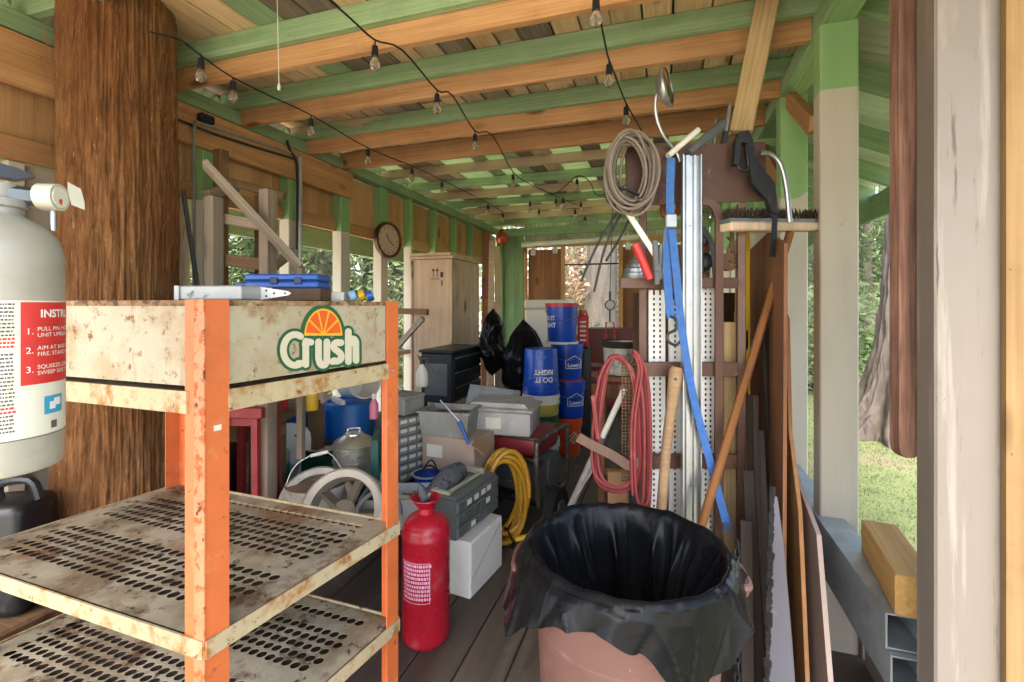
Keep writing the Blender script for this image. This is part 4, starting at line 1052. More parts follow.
# ------------------------------------------------------------------ plywood cabinet, tool chest, spray bottle
kb = thing('plywood_cabinet', 'tall pale plywood cabinet with stamped arrows behind the black tool chest', 'cabinet', (-2.14, 4.42, 0))
mb = MB(); mb.box((0, 0, .92), (.44, .68, 1.84), bev=.004); mb.obj('carcass', PLYPALE, kb)
mb = MB(); mb.box((0, 0, 1.856), (.47, .71, .026), bev=.003); mb.box((-.01, -.02, 1.887), (.44, .67, .03), bev=.003); mb.obj('lid', PLYPALE, kb)
for x in (-.21, .21): mb = MB(); mb.box((x, -.345, .92), (.02, .012, 1.82), bev=.002); mb.obj('edge_strip', PLYPALE, kb)
mb = MB()
for x in (.02, .06):
    mb.box((x, -.3415, 1.7), (.006, .002, .07)); mb.prism([(-.018, 0), (.018, 0), (0, .03)], .002, Matrix.Translation((x, -.3405, 1.725)) @ Matrix.Rotation(R(90), 4, 'X'))
mb.box((.04, -.3415, 1.65), (.09, .002, .006)); mb.box((.11, -.3415, 1.69), (.03, .002, .05)); mb.box((.11, -.3415, 1.61), (.012, .002, .05)); mb.obj('stamped_marks', BLACKM, kb)
for z in (1.3, 1.62): mb = MB(); mb.box((.226, -.05 if z > 1.5 else .2, z), (.012, .05, .03), bev=.002); mb.obj('latch', ALU, kb)
tcx, tcy = -1.757, 3.73
tc = thing('tool_chest', 'black metal tool chest with three drawers on a leggy stand', 'tool chest', (tcx, tcy, 0))
mb = MB(); mb.box((0, 0, .81), (.28, .6, .4), bev=.008); mb.obj('cabinet', BLACKM, tc)
mb = MB(); mb.box((0, 0, 1.024), (.31, .63, .022), bev=.006); mb.obj('top', BLACKM, tc)
for k in range(3):
    mb = MB(); mb.box((.146, 0, .685 + .118 * k), (.016, .56, .108), bev=.004); dr = mb.obj('drawer', BLACKP, tc)
    mb = MB(); mb.box((.158, 0, .735 + .118 * k - .001), (.012, .54, .012), bev=.003); h_ = mb.obj('handle', ALU, tc); h_.parent = dr; h_.location = h_.location - dr.location
mb = MB(); mb.box((0, -.303, .8), (.2, .006, .26), bev=.003); mb.obj('end_panel', GREYDK, tc)
for x in (-.12, .12):
    for y in (-.27, .27): mb = MB(); mb.box((x, y, .305), (.035, .035, .61), bev=.004); mb.obj('leg', BLACKM, tc)
mb = MB(); mb.box((0, 0, .3), (.24, .56, .02), bev=.004); mb.obj('stand_shelf', BLACKM, tc)
p = FL(422, 3.36, .82)
sb = thing('spray_bottle', 'white spray bottle with black trigger hung on the tool chest', 'spray bottle', p, R(30))
mb = MB(); mb.lathe([(.001, 0), (.04, .002), (.043, .02), (.042, .09), (.03, .125), (.014, .15), (.014, .165)], n=24); mb.obj('bottle', WHITEPL, sb)
mb = MB(); mb.cyl((0, 0, .16), (0, 0, .185), .016); mb.box((.012, 0, .2), (.07, .022, .026), bev=.006); mb.bar((.03, 0, .192), (.045, 0, .15), .012, .01); mb.bar((-.01, 0, .2), (-.03, .05, .214), .008, .008); mb.obj('trigger', BLACKP, sb)

# ------------------------------------------------------------------ white refrigerator, board, bags near the back
fr = thing('white_freezer', 'white enamel freezer near the back wall behind the black bags', 'freezer', (-1.32, 5.55, 0), R(4))
mb = MB(); mb.box((0, 0, .68), (.5, .55, 1.34), bev=.012); mb.obj('body', WHITE, fr)
mb = MB(); mb.box((0, 0, 1.41), (.52, .57, .1), bev=.015); mb.obj('lid', WHITE, fr)
mb = MB(); mb.box((.1, -.292, 1.39), (.12, .02, .02), bev=.005); mb.obj('handle', ALU, fr)
o = beam('leaning_board', W(499, 415, 4.98), W(498, 302, 5.1), .085, .015, PLYPALE, roll=R(0)); tag(o, 'narrow pale board leaning on the white freezer', 'board')
def bag(name, label, loc, h, r0, seed, prof, m=BAGM, sx=1., tie=True):
    def fn(u, v):
        a = u * 2 * math.pi; t = v * (len(prof) - 1); i = min(int(t), len(prof) - 2); f_ = t - i; rr = prof[i] * (1 - f_) + prof[i + 1] * f_
        q = Vector((math.cos(a) * 1.6 + seed, math.sin(a) * 1.6, v * 3.)); rr *= r0 * (1 + .3 * mnoise.noise(q) + .14 * mnoise.noise(q * 2.7) + .07 * mnoise.noise(q * 6))
        return (rr * math.cos(a) * sx + .06 * mnoise.noise(Vector((v * 3, seed, 0))), rr * math.sin(a), v * h)
    mb = MB(); mb.grid(fn, 60, 50, True); mb.bm.faces.new([v for v in mb.bm.verts if abs(v.co.z) < 1e-6]) if False else None
    return solo(mb, name, m, label, 'bag', loc, 0, 'black plastic bags', ang=180)
bag('plastic_bag', 'slack black bag hanging beside the plywood cabinet', FL(493, 4.35, .75), .62, .15, 3.3, [.05, .7, .95, 1.0, .85, .75, .7, .5, .02], sx=.8)
bag('plastic_bag', 'shiny black bag with a peaked top left of the blue buckets', FL(523, 4.25, 0), 1.27, .2, 8.1, [.7, .8, .8, .85, .8, .5, .95, 1.1, 1.05, .75, .5, .02])

# ------------------------------------------------------------------ buckets
def bucket(label, px, d, z, m, inv=False, lid=None, h=.365, rt=.15, rb=.132, rz=None, group='plastic buckets', rim=None, text=None, scale=1):
    t = T('plastic_bucket', label, 'bucket', px, d, z, rz, group)
    def zf(zz): return h - zz if inv else zz
    pr = [(.001, 0), (rb, 0), (rb + .002, .006), (rt - .004, h * .80), (rt + .004, h * .80), (rt + .004, h * .83), (rt - .002, h * .83), (rt - .001, h * .9), (rt + .005, h * .9), (rt + .005, h), (rt - .003, h), (rt - .006, h * .95), (rb - .004, .01), (.001, .01)]
    mb = MB(); mb.lathe([(r_, zf(z_)) for r_, z_ in pr], n=44); mb.obj('body', m, t)
    if rim: mb = MB(); mb.lathe([(rt + .004, zf(h * .86)), (rt + .0075, zf(h * .86)), (rt + .0075, zf(h * 1.0)), (rt + .004, zf(h * 1.0))], n=44, caps=False); mb.obj('rim', rim, t)
    if lid: mb = MB(); mb.lathe([(.001, h + .001), (rt + .008, h + .001), (rt + .009, h - .022), (rt + .011, h - .022), (rt + .011, h + .011), (rt - .006, h + .011), (rt - .01, h + .004), (.001, h + .004)], n=44); mb.obj('lid', lid, t)
    s_ = 1 if not inv else -1
    mb = MB(); zb = h * .86; mb.tube([((rt + .008) * math.cos(R(180 + 15 * k)), -(rt + .008) * abs(math.sin(R(180 + 15 * k))) * .98 - .004, zf(zb - .10 * math.sin(R(15 * k)))) for k in range(13)], .0022, 6); mb.obj('wire_handle', ALU, t)
    return t, (rt + (rb - rt) * .5 if False else None)
def btext(t, lines, r, taper, flip=False, a0=0., m=INKW):
    for s_, size, z, bold in lines: mb = MB(); cyl_text(mb, s_, size, r + .003, z, a0, flip, bold, 'CENTER', 1.0, taper); mb.obj('lettering', m, t, smooth=False)
TP = (.15 - .132) / .365
b1, _ = bucket('white bucket with yellow and green label under the upside-down blue bucket', 541, 3.9, .31, WHITEPL)
mb = MB(); cyl_patch(mb, .1335, R(-40), R(85), .2, .288, th=.0006, taper=TP); mb.obj('label', paint('yellow_label', '#c3b548', .6), b1)
mb = MB(); cyl_patch(mb, .1335, R(-40), R(85), .1, .199, th=.0006, taper=TP); mb.obj('label', INKGR, b1)
bucket('plain white bucket at the bottom of the upside-down bucket pile', 541, 3.9, 0, WHITEPL, h=.31)
b2, _ = bucket('blue bucket standing upside down on a white bucket', 541, 3.9, .677, BLUEB, inv=True)
btext(b2, [('DO IT', .056, .145, .0016), ('RIGHT', .056, .205, .0016)], .1515, -TP, flip=True, a0=R(10))
mb = MB(); cyl_patch(mb, .137, R(-18), R(16), .292, .318, th=.0005, taper=0); mb.obj('stamp', paint('faded_blue_print', '#4a75c0', .5), b2)
b3, _ = bucket('orange bucket with white logo at the bottom of the blue bucket stack', 566, 4.5, 0, OR_B, h=.345, rt=.148)
mb = MB()
for a, b in (((-.055, 0), (0, .055)), ((0, .055), (.055, 0)), ((.055, 0), (0, -.055)), ((0, -.055), (-.055, 0)), ((-.03, -.012), (.02, .035)), ((-.01, -.03), (.035, .015))):
    n_ = 6
    for k in range(n_):
        u, w = k / n_, (k + 1) / n_; x0, z0 = a[0] + (b[0] - a[0]) * u, a[1] + (b[1] - a[1]) * u; x1, z1 = a[0] + (b[0] - a[0]) * w, a[1] + (b[1] - a[1]) * w
        f0 = lambda x, z: (.147 * math.sin(R(30) + x / .147), -.147 * math.cos(R(30) + x / .147), .17 + z)
        mb.tube([f0(x0, z0), f0(x1, z1)], .004, 5)
mb.obj('emblem', INKW, b3)
def house_logo(t, z, a0):
    mb = MB(); rr = .148
    F = lambda x, y: (rr * math.sin(a0 + x / rr), -rr * math.cos(a0 + x / rr), z + y)
    pts = [(-.085, -.03), (-.085, .04), (0, .085), (.085, .04), (.085, -.03)]
    L = []
    for a, b in zip(pts, pts[1:] + pts[:1]):
        for k in range(6): L.append(F(a[0] + (b[0] - a[0]) * k / 6, a[1] + (b[1] - a[1]) * k / 6))
    mb.tube(L, .004, 5, closed=True); mb.obj('emblem', INKW, t)
    btext(t, [("Lowe's", .048, z - .016, .0012)], .1455, 0, a0=a0)
b4, _ = bucket("lower blue bucket with white house logo standing on the orange bucket", 569, 4.5, .347, BLUEB, group='stacked blue buckets', h=.345)
house_logo(b4, .15, R(28))
b5, _ = bucket('middle blue bucket with white house logo and red rim below it', 567, 4.5, .694, BLUEB, group='stacked blue buckets', h=.345, rim=None)
house_logo(b5, .15, R(28))
mb = MB(); mb.lathe([(.13, -.003), (.157, -.003), (.157, .012), (.13, .012)], n=40, caps=False); mb.obj('rim', REDP, b5)
b6, _ = bucket('top blue bucket with red lid on the tall bucket stack', 562, 4.5, 1.042, BLUEB, group='stacked blue buckets', lid=REDP, rim=None)
btext(b6, [('DO IT', .06, .215, .0016), ('RIGHT', .06, .15, .0016)], .132, TP, a0=R(-58))
mb = MB(); mb.lathe([(.13, -.006), (.158, -.006), (.158, .014), (.13, .014)], n=40, caps=False); mb.obj('rim', WHITEPL, b6)

# ------------------------------------------------------------------ things between the buckets and the back window
tw = T('black_tower', 'black upright tool tower wrapped in clear plastic, below the red fuel can', 'tool tower', 583, 4.75)
mb = MB(); mb.box((.02, 0, .5), (.11, .11, .96), bev=.012); mb.box((.02, 0, .01), (.2, .2, .02), bev=.004); mb.obj('column', BLACKP, tw)
mb = MB()
for k in range(7): mb.tube([(-.05 + .01 * mnoise.noise(Vector((k, z * 5, 0))), -.05 + .01 * k, .05 + .13 * z) for z in range(8)], .012, 6)
mb.obj('plastic_wrap', CLEAR, tw)
gc = T('fuel_can', 'tall red plastic fuel can behind the blue bucket stack', 'fuel can', 583, 4.75, .982)
mb = MB(); mb.box((0, 0, .16), (.11, .13, .32), bev=.02, seg=2); mb.obj('body', REDP, gc)
mb = MB(); mb.cyl((-.02, 0, .315), (-.02, 0, .37), .02); mb.tube([(.0, .03, .31), (.02, .03, .36), (.045, .03, .31)], .009, 6, smooth=3); mb.obj('spout', REDP, gc)
mb = MB()
for k in range(5): mb.box((0, -.0655, .07 + .045 * k), (.06, .002, .015))
mb.obj('lettering', INKW, gc)
sh = thing('metal_shelving', 'red-brown steel shelving below the back window', 'shelf', (-.66, 6.3, 0), R(4))
mb = MB(); mb.box((0, 0, .88), (.62, .4, .44), bev=.006); mb.obj('cupboard', REDBR, sh)
for z in (.12, .40, .56): mb = MB(); mb.box((0, 0, z), (.62, .4, .025), bev=.004); mb.obj('shelf', REDM, sh)
for x in (-.3, .3):
    for y in (-.19, .19): mb = MB(); mb.box((x, y, .33), (.025, .025, .66)); mb.obj('leg', REDBR, sh)
mb = MB(); mb.lathe([(.001, 0), (.05, 0), (.09, .06), (.095, .085), (.088, .085), (.05, .012), (.001, .012)], n=28); solo(mb, 'plastic_bowl', paint('teal_blue_bowl', '#1c6496', .4), 'teal-blue bowl on the red-brown shelving', 'bowl', (-.70, 6.2, .574))
mb = MB(); mb.lathe([(.001, 0), (.05, 0), (.05, .11), (.03, .13), (.03, .15), (.001, .15)], n=24); solo(mb, 'glass_jar', paint('pale_jar', '#cfcaa9', .3), 'pale jar on the red-brown shelving', 'jar', (-.55, 6.2, .414))
st = T('wooden_stool', 'tall rough wooden stool holding a grey pail near the red cords', 'stool', 622, 2.95)
mb = MB(); mb.box((0, 0, .955), (.3, .3, .03), bev=.004); mb.obj('seat', BROWNZ, st)
for x in (-.12, .12):
    for y in (-.12, .12): mb = MB(); mb.box((x, y, .47), (.04, .04, .94), bev=.004); mb.obj('leg', BROWNZ, st)
for y in (-.12, .12): mb = MB(); mb.box((0, y, .4), (.2, .03, .04)); mb.obj('stretcher', BROWNZ, st)
pl = T('metal_pail', 'grey mottled pail with dark rim on the tall wooden stool', 'pail', 622, 2.95, .972)
mb = MB(); mb.lathe([(.001, 0), (.105, 0), (.118, .2), (.112, .2), (.1, .01), (.001, .01)], n=36); mb.obj('body', paint('mottled_grey_tin', '#a5a39c', .5, .3, var=.2, scale=14, spots=[('#5f5d58', 9, .54, .12), ('#d8d6cf', 12, .6, .1)]), pl)
mb = MB(); mb.lathe([(.113, .165), (.121, .165), (.122, .205), (.112, .205)], n=36, caps=False); mb.obj('rim', DARKX, pl)
# hanging scale in front of the window
hs = thing('hanging_scale', 'round dial scale with red frame hanging by the back window', 'scale', W(610, HY, 5.6) * Vector((1, 1, 0)) if False else FL(610, 5.6, 0), R(10))
def hsb(name, m, fn): mb = MB(); fn(mb); return mb.obj(name, m, hs)
hsb('cord', CORD, lambda mb: mb.cyl((.03, 0, 2.62), (0, 0, 1.55), .004, n=6))
hsb('dial', ALU, lambda mb: mb.lathe([(.001, -.012), (.05, -.012), (.05, .012), (.001, .012)], (0, 0, 1.40), 24, Matrix.Rotation(R(90), 3, 'X')))
hsb('ring', BLACKM, lambda mb: (mb.tube([(.055 * math.cos(R(20 * k)), 0, 1.40 + .055 * math.sin(R(20 * k))) for k in range(18)], .008, 6, closed=True), mb.cyl((0, 0, 1.45), (0, 0, 1.56), .012), mb.cyl((0, 0, 1.35), (0, 0, 1.2), .01)))
hsb('frame', RED, lambda mb: mb.tube([(-.045, 0, 1.19), (.045, 0, 1.19), (.055, 0, .97), (-.055, 0, .97)], .010, 6, closed=True))
# back corner: long tools and boards
for i, (px, top, d, m, lab) in enumerate([(486, 232, 6.6, BROWNZ, 'dark narrow board in the back left corner'), (491, 240, 6.7, PLYPALE, 'pale slim board in the back left corner'), (497, 246, 6.75, DECKT, 'tan board leaning in the back left corner beside the window wall')]):
    a = FL(px + (i - 1) * 3, d - .25, .005); b_ = W(px, top, d); o = beam('corner_board', a, b_, .012, .09, m, roll=R(90)); tag(o, lab, 'board', 'boards in the back corner')
gt = T('garden_rake', 'rake with red-brown head hung high in the back corner', 'rake', 482, 6.3, 0)
mb = MB(); mb.cyl((0, 0, .01), (.02, .1, 1.75), .014); mb.obj('handle', HANDLEX, gt)
mb = MB(); mb.box((.02, .08, 1.62), (.05, .03, .3), bev=.01); mb.box((.03, .06, 1.5), (.1, .02, .04)); mb.obj('head', REDBR, gt)
lp = T('hanging_lantern', 'small copper-red lantern hanging from the ceiling in the back corner', 'lantern', 502, 6.2)
mb = MB(); mb.cyl((0, 0, 2.62), (0, 0, 2.36), .006, n=6); mb.cyl((0, 0, 2.36), (0, 0, 2.40), .05, .02); mb.obj('cap', COPPER, lp)
mb = MB(); mb.ball((0, 0, 2.28), .085, 1, 1, 1.05, 3); mb.obj('globe', COPPER, lp)
pv = thing('ceiling_pipe', 'long pale pipe hung under the rafters before the back window', 'pipe', (-.6, 6.8, 0))
mb = MB(); mb.cyl(W(522, 245, 6.9), W(648, 236, 6.2), .035); mb.obj('tube', TINP, pv, world=True)
for px, py, d in ((533, 252, 6.85), (555, 250, 6.7), (628, 246, 6.3)): mb = MB(); q = W(px, py, d); mb.box(q, (.07, .05, .10), bev=.01); mb.cyl(q, (q.x, q.y, 2.63), .005, n=6); mb.obj('hanger', TIN, pv, world=True)
# ================================================================== clutter under and beyond the rack (left side)
# low slatted bench that carries the left clutter
lb = thing('low_bench', 'low dark timber platform under the pots and bins beyond the rack', 'platform', FL(370, 2.85, 0), R(18))
for k in range(7): beam('slat', ROOTM[lb.name] @ Vector((-.62, -.42 + .135 * k, .315)), ROOTM[lb.name] @ Vector((.36, -.42 + .135 * k, .315)), .125, .025, DARKX, lb)
for x in (-.58, .32):
    for y in (-.4, .36): mb = MB(); mb.box((x, y, .15), (.05, .05, .302)); mb.obj('leg', DARKX, lb)
ZB = .329
# red steel stand and wooden workbench
rs = thing('red_stand', 'dull red steel stand with braced legs seen through the rack', 'stand', FL(250, 2.3, 0), R(14))
mb = MB(); mb.box((0, 0, .895), (.24, .2, .05), bev=.004); mb.box((-.02, 0, .845), (.2, .1, .05), bev=.004); mb.obj('top', REDM, rs)
for x in (-.1, .085):
    for y in (-.08, .08): mb = MB(); mb.bar((x, y, 0), (x * .95, y, .87), .03, .03); mb.obj('leg', REDM, rs)
mb = MB(); mb.bar((-.12, -.08, .5), (.1, -.08, .30), .03, .03); mb.obj('brace', REDM, rs)
wb = thing('workbench', 'rough brown timber workbench in the shade below the logo panel', 'workbench', FL(270, 2.75, 0), R(14))
for k in range(3): beam('top_board', ROOTM[wb.name] @ Vector((-.42, -.2 + .15 * k, .80)), ROOTM[wb.name] @ Vector((.22, -.2 + .15 * k, .80)), .145, .035, DARKWX, wb)
beam('apron', ROOTM[wb.name] @ Vector((-.42, -.28, .735)), ROOTM[wb.name] @ Vector((.22, -.28, .735)), .03, .10, DARKWX, wb)
for x in (-.38, -.2, .18):
    for y in (-.24, .2): 
        beam('leg', ROOTM[wb.name] @ Vector((x, y, .004)), ROOTM[wb.name] @ Vector((x, y, .78)), .07, .07, DARKWX if x != -.2 else GREYX, wb)
dk = T('white_reel', 'white plastic reel disc with dark marks standing under the workbench', 'reel', 289, 2.92, ZB + .0, R(35))
mb = MB(); mb.lathe([(.001, 0), (.165, 0), (.17, .01), (.17, .05), (.15, .055), (.03, .045), (.001, .045)], (0, 0, .175), 48, Matrix.Rotation(R(90), 3, 'X')); mb.obj('disc', WHITEPL, dk)
mb = MB()
for a in (40, 52, 64, 130, 142): mb.box((.11 * math.cos(R(a)), -.0565, .175 + .11 * math.sin(R(a))), (.022, .002, .012), rot=Matrix.Rotation(R(90 - a), 3, 'Y').to_quaternion())
mb.obj('lettering', INKG, dk)
gj = T('grey_canister', 'pale grey box canister leaning by the white reel', 'canister', 276, 2.6, ZB, R(22))
mb = MB(); mb.box((0, 0, .13), (.1, .16, .26), bev=.012); mb.cyl((0, -.03, .26), (0, -.03, .285), .02); mb.obj('body', paint('pale_grey_enamel', '#a39d90', .5, var=.1), gj)
mb = MB(); mb.box((.052, 0, .12), (.003, .1, .14)); mb.obj('label', TEAL, gj)
bc = T('blue_crate', 'blue plastic crate behind the workbench leg', 'crate', 314, 3.25, .5, R(10))
mb = MB(); mb.box((0, 0, .10), (.3, .25, .2), bev=.008)
for k in range(4): mb.box((0, -.127, .03 + .048 * k), (.3, .006, .012))
mb.obj('body', BLUED, bc)
mb = MB(); mb.box((0, 0, .25), (.34, .3, .498), bev=.01); mb.box((0, -.152, .25), (.3, .01, .05)); solo(mb, 'wooden_box', DARKWX, 'dark wooden box under the blue crate', 'box', FL(314, 3.25, 0), R(10))
dr = T('blue_drum', 'bright blue plastic drum behind the stacked steel pot', 'drum', 350, 3.3, .0)
mb = MB(); mb.lathe([(.001, 0), (.16, 0), (.172, .02), (.175, .3), (.18, .31), (.18, .33), (.175, .34), (.172, .72), (.165, .735), (.15, .735), (.15, .72), (.001, .72)], n=44); mb.obj('body', BLUED, dr)
wp = T('white_pail', 'white pail lying on its side on the blue drum', 'pail', 357, 3.3, .735 + .115, R(60))
Mq = Matrix.Rotation(R(78), 3, 'X')
mb = MB(); mb.lathe([(.001, -.13), (.095, -.13), (.112, .11), (.118, .11), (.118, .13), (.108, .13), (.092, -.12), (.001, -.12)], (0, 0, .005), 36, Mq); mb.obj('body', WHITEPL, wp)
o = beam('white_stick', W(333, 398, 3.2), W(343, 403, 3.05), .03, .03, WHITEPL); o.parent = None
tag(o, 'short white pipe end resting on the blue drum', 'pipe')
sp = T('steel_pot', 'stacked shiny steel steamer pot with domed lid', 'pot', 354, 2.62, ZB + .01)
mb = MB(); mb.lathe([(.001, 0), (.095, 0), (.1, .01), (.1, .1), (.106, .105), (.106, .115), (.108, .12), (.108, .195), (.114, .2), (.114, .21), (.11, .215), (.11, .275), (.115, .28), (.115, .287), (.1, .29)], n=48); mb.obj('body', STEELP, sp)
mb = MB(); mb.lathe([(.113, .288), (.116, .293), (.1, .315), (.06, .338), (.05, .345), (.048, .352), (.001, .355)], n=48); mb.tube([(-.03, 0, .353), (-.028, 0, .375), (.028, 0, .375), (.03, 0, .353)], .006, 8, smooth=4); mb.obj('lid', STEELP, sp)
wq = T('wire_pail', 'old white pail with brown top and a wire handle in front of the steel pot', 'pail', 317, 2.34, ZB - .02)
mb = MB(); mb.lathe([(.001, 0.02), (.125, .02), (.146, .2), (.15, .2), (.15, .215), (.001, .21)], n=40); mb.obj('body', paint('stained_white', '#b4ada4', .6, var=.1, spots=[('#7d7263', 6, .55, .2)]), wq)
mb = MB(); mb.lathe([(.148, .213), (.149, .218), (.001, .226)], n=40); mb.obj('cover', paint('brown_dust', '#7b6553', .9, var=.15), wq)
mb = MB(); mb.tube([(-.145, 0, .2), (-.09, -.02, .32), (.05, -.02, .36), (.145, 0, .2)], .0025, 6, smooth=5); mb.cyl((-.03, -.02, .353), (.05, -.02, .364), .009, n=10); mb.obj('wire_handle', WHITEPL, wq)
wh = T('wheel_rim', 'dusty aluminium spoked wheel rim tilted behind the rack shelf', 'wheel', 345, 2.16, ZB + .0, R(15), 'wheel rims')
Mt = Matrix.Rotation(R(62), 3, 'X')
mb = MB(); mb.lathe([(.15, -.05), (.185, -.055), (.19, -.045), (.17, -.03), (.165, .03), (.185, .045), (.19, .055), (.18, .06), (.15, .05), (.14, .0), (.15, -.05)], (0, 0, .12), 48, Mt, caps=False); mb.obj('rim', paint('dusty_alloy', '#a59d90', .45, .4, var=.12, spots=[('#6b6255', 8, .56, .15)]), wh)
mb = MB(); mb.lathe([(.001, -.03), (.05, -.03), (.055, .02), (.001, .025)], (0, 0, .12), 24, Mt)
for k in range(5):
    a = R(72 * k); v = Mt @ Vector((math.cos(a), math.sin(a), 0)); c_ = Vector((0, 0, .12)); mb.bar(c_ + v * .04, c_ + v * .15, .045, .02)
mb.obj('spokes', paint('brown_spokes', '#6d6253', .6, .2, var=.2), wh)
mb = MB(); mb.box((0, 0, .2), (.03, .2, .4), bev=.004); mb.box((0, -.101, .2), (.034, .004, .39)); solo(mb, 'flat_case', GREEND, 'dark green flat case standing upright by the far rack post', 'case', FL(376, 2.45, ZB), R(30))
pb = T('pink_bottle', 'pink and white bottle beside the blue drum', 'bottle', 374, 2.75, .74, 0)
mb = MB(); mb.lathe([(.001, 0), (.025, 0), (.026, .08), (.012, .11), (.012, .13), (.001, .13)], n=20); mb.obj('body', PINK, pb)
mb = MB(); mb.lathe([(.014, .115), (.014, .145), (.001, .147)], n=16, caps=False); mb.obj('cap', WHITEPL, pb)
# drawer organiser with white labels, grey metal box
dg = T('drawer_organizer', 'dark small-parts cabinet with rows of white-labelled drawers behind the rack post', 'parts cabinet', 404, 2.98, ZB + .0, R(-22))
mb = MB(); mb.box((0, 0, .20), (.24, .26, .40), bev=.005); mb.obj('cabinet', GREYDK, dg)
k_ = 0
for r_ in range(7):
    for c_ in range(4):
        mb = MB(); mb.box((.1215, -.095 + .064 * c_, .035 + .055 * r_), (.006, .058, .047), bev=.002); d_ = mb.obj('drawer', GREYPL, dg)
        mb = MB(); mb.box((.1255, -.095 + .064 * c_, .04 + .055 * r_), (.001, .048, .02)); l_ = mb.obj('label', PAPER, dg); l_.parent = d_; l_.location = l_.location - d_.location
mb = MB(); mb.box((0, 0, .05), (.2, .18, .1), bev=.008); mb.box((0, 0, .105), (.206, .186, .02), bev=.004); mb.box((.0, -.095, .05), (.06, .006, .03), bev=.002); solo(mb, 'metal_box', GREYPL, 'light grey lidded box on top of the small-parts cabinet', 'box', FL(403, 2.95, ZB + .404), R(-15))
cb = T('clear_bin', 'clear plastic bin holding odds and ends behind the red tank', 'bin', 398, 2.35, ZB, R(20))
mb = MB(); q = .004
for c_, s_ in (((0, 0, .005), (.3, .2, .006)), ((0, -.1, .07), (.32, q, .14)), ((0, .1, .07), (.32, q, .14)), ((-.158, 0, .07), (q, .2, .14)), ((.158, 0, .07), (q, .2, .14)), ((0, -.105, .14), (.335, .014, .008)), ((0, .105, .14), (.335, .014, .008)), ((-.163, 0, .14), (.012, .2, .008)), ((.163, 0, .14), (.012, .2, .008))): mb.box(c_, s_)
mb.obj('body', CLEAR, cb)
mb = MB(); mb.box((-.03, 0, .05), (.2, .12, .08), bev=.01); solo(mb, 'paper_box', PAPER, 'cream paper box inside the clear plastic bin', 'box', FL(396, 2.36, ZB + .008), R(25))
mb = MB(); mb.tube([(.1 * math.cos(R(20 * k)), .1 * math.sin(R(20 * k)), .008 * math.sin(R(40 * k))) for k in range(15)], .012, 8); o = solo(mb, 'bent_hose', GREYDK, 'bent dark hose hanging over the front edge of the low platform', 'hose', W(378, 515, 2.12)); o.rotation_euler = (R(60), 0, R(20))

# ------------------------------------------------------------------ pile in the middle
pb2 = T('storage_box', 'dark storage box underneath the teal case', 'box', 450, 2.95, 0, R(12))
mb = MB(); mb.box((0, 0, .16), (.36, .3, .31), bev=.015); mb.obj('body', GREYDK, pb2)
mb = MB(); mb.box((0, 0, .322), (.38, .32, .02), bev=.006); mb.obj('lid', BLACKP, pb2)
tcs = T('teal_case', 'teal plastic case under the faded cardboard carton', 'case', 450, 2.93, .333, R(12))
mb = MB(); mb.box((0, 0, .035), (.34, .24, .07), bev=.015, seg=2); mb.box((0, 0, .073), (.33, .23, .01), bev=.004); mb.obj('shell', TEAL, tcs)
mb = MB(); mb.box((.06, -.122, .05), (.03, .01, .03), bev=.003); mb.obj('latch', GREEND, tcs)
cx_ = T('cardboard_box', 'faded cardboard carton with a cream label under the grey tub', 'cardboard box', 459, 2.93, .412, R(-6))
mb = MB(); mb.box((0, 0, .1), (.36, .27, .2), bev=.004); mb.obj('carton', CARDP, cx_)
mb = MB(); mb.bar((.18, -.12, .2), (.25, -.1, .15), .2, .004); mb.obj('flap', CARD, cx_)
mb = MB(); mb.box((-.09, -.1365, .11), (.11, .003, .075)); mb.obj('label', PAPER, cx_)
gb = T('grey_tub', 'open dusty grey plastic tub on the cardboard carton', 'tub', 450, 2.92, .614, R(6))
def tub(mb, w, d, h, fl=1.12, t=.006):
    b = [(-w / 2, -d / 2), (w / 2, -d / 2), (w / 2, d / 2), (-w / 2, d / 2)]
    o_ = [[mb.bm.verts.new((x * s_, y * s_, z)) for x, y in b] for s_, z in ((1, 0), (fl, h), (fl + .06, h), (fl + .06, h - .012), (fl, h - .012) if False else (fl + .06, h - .012))]
    i_ = [[mb.bm.verts.new((x * s_, y * s_, z)) for x, y in b] for s_, z in ((1 - t / w * 3, t), (fl - t / w * 3, h))]
    mb.bm.faces.new(o_[0][::-1]); mb.bm.faces.new(i_[0])
    for A, B in ((o_[0], o_[1]), (o_[2], o_[3]), (i_[1], i_[0])):
        for k in range(4): mb.bm.faces.new((A[k], A[(k + 1) % 4], B[(k + 1) % 4], B[k]))
    for k in range(4):
        mb.bm.faces.new((i_[1][k], i_[1][(k + 1) % 4], o_[2][(k + 1) % 4], o_[2][k]))
    return mb
mb = MB(); tub(mb, .28, .22, .15); mb.obj('body', GREYPL, gb, smooth=False)
mb = MB(); mb.box((0, 0, .1), (.24, .18, .04), bev=.015); mb.obj('contents', paint('maroon_cloth', '#6e4a4a', .9, var=.2), gb)
sd_ = thing('screwdriver', 'long screwdriver with blue handle leaning on the grey tub', 'screwdriver', W(468, 447, 2.70))
mb = MB(); mb.cyl(W(440, 400, 2.74), W(460, 422, 2.72), .0035, n=8); mb.obj('shaft', ALU, sd_, world=True)
mb = MB(); mb.cyl(W(459, 421, 2.72), W(469, 444, 2.70), .013, .011, n=12); mb.obj('handle', BLUE, sd_, world=True)
bb = T('blue_basin', 'blue plastic basin with white rim behind the red tank', 'basin', 428, 2.72, ZB, R(0))
mb = MB(); mb.lathe([(.001, .02), (.07, .02), (.088, .10), (.08, .10), (.066, .03), (.001, .03)], n=36); mb.obj('body', BLUEB, bb)
mb = MB(); mb.lathe([(.082, .098), (.092, .098), (.092, .107), (.082, .107)], n=36, caps=False); mb.obj('rim', CLEAR, bb)
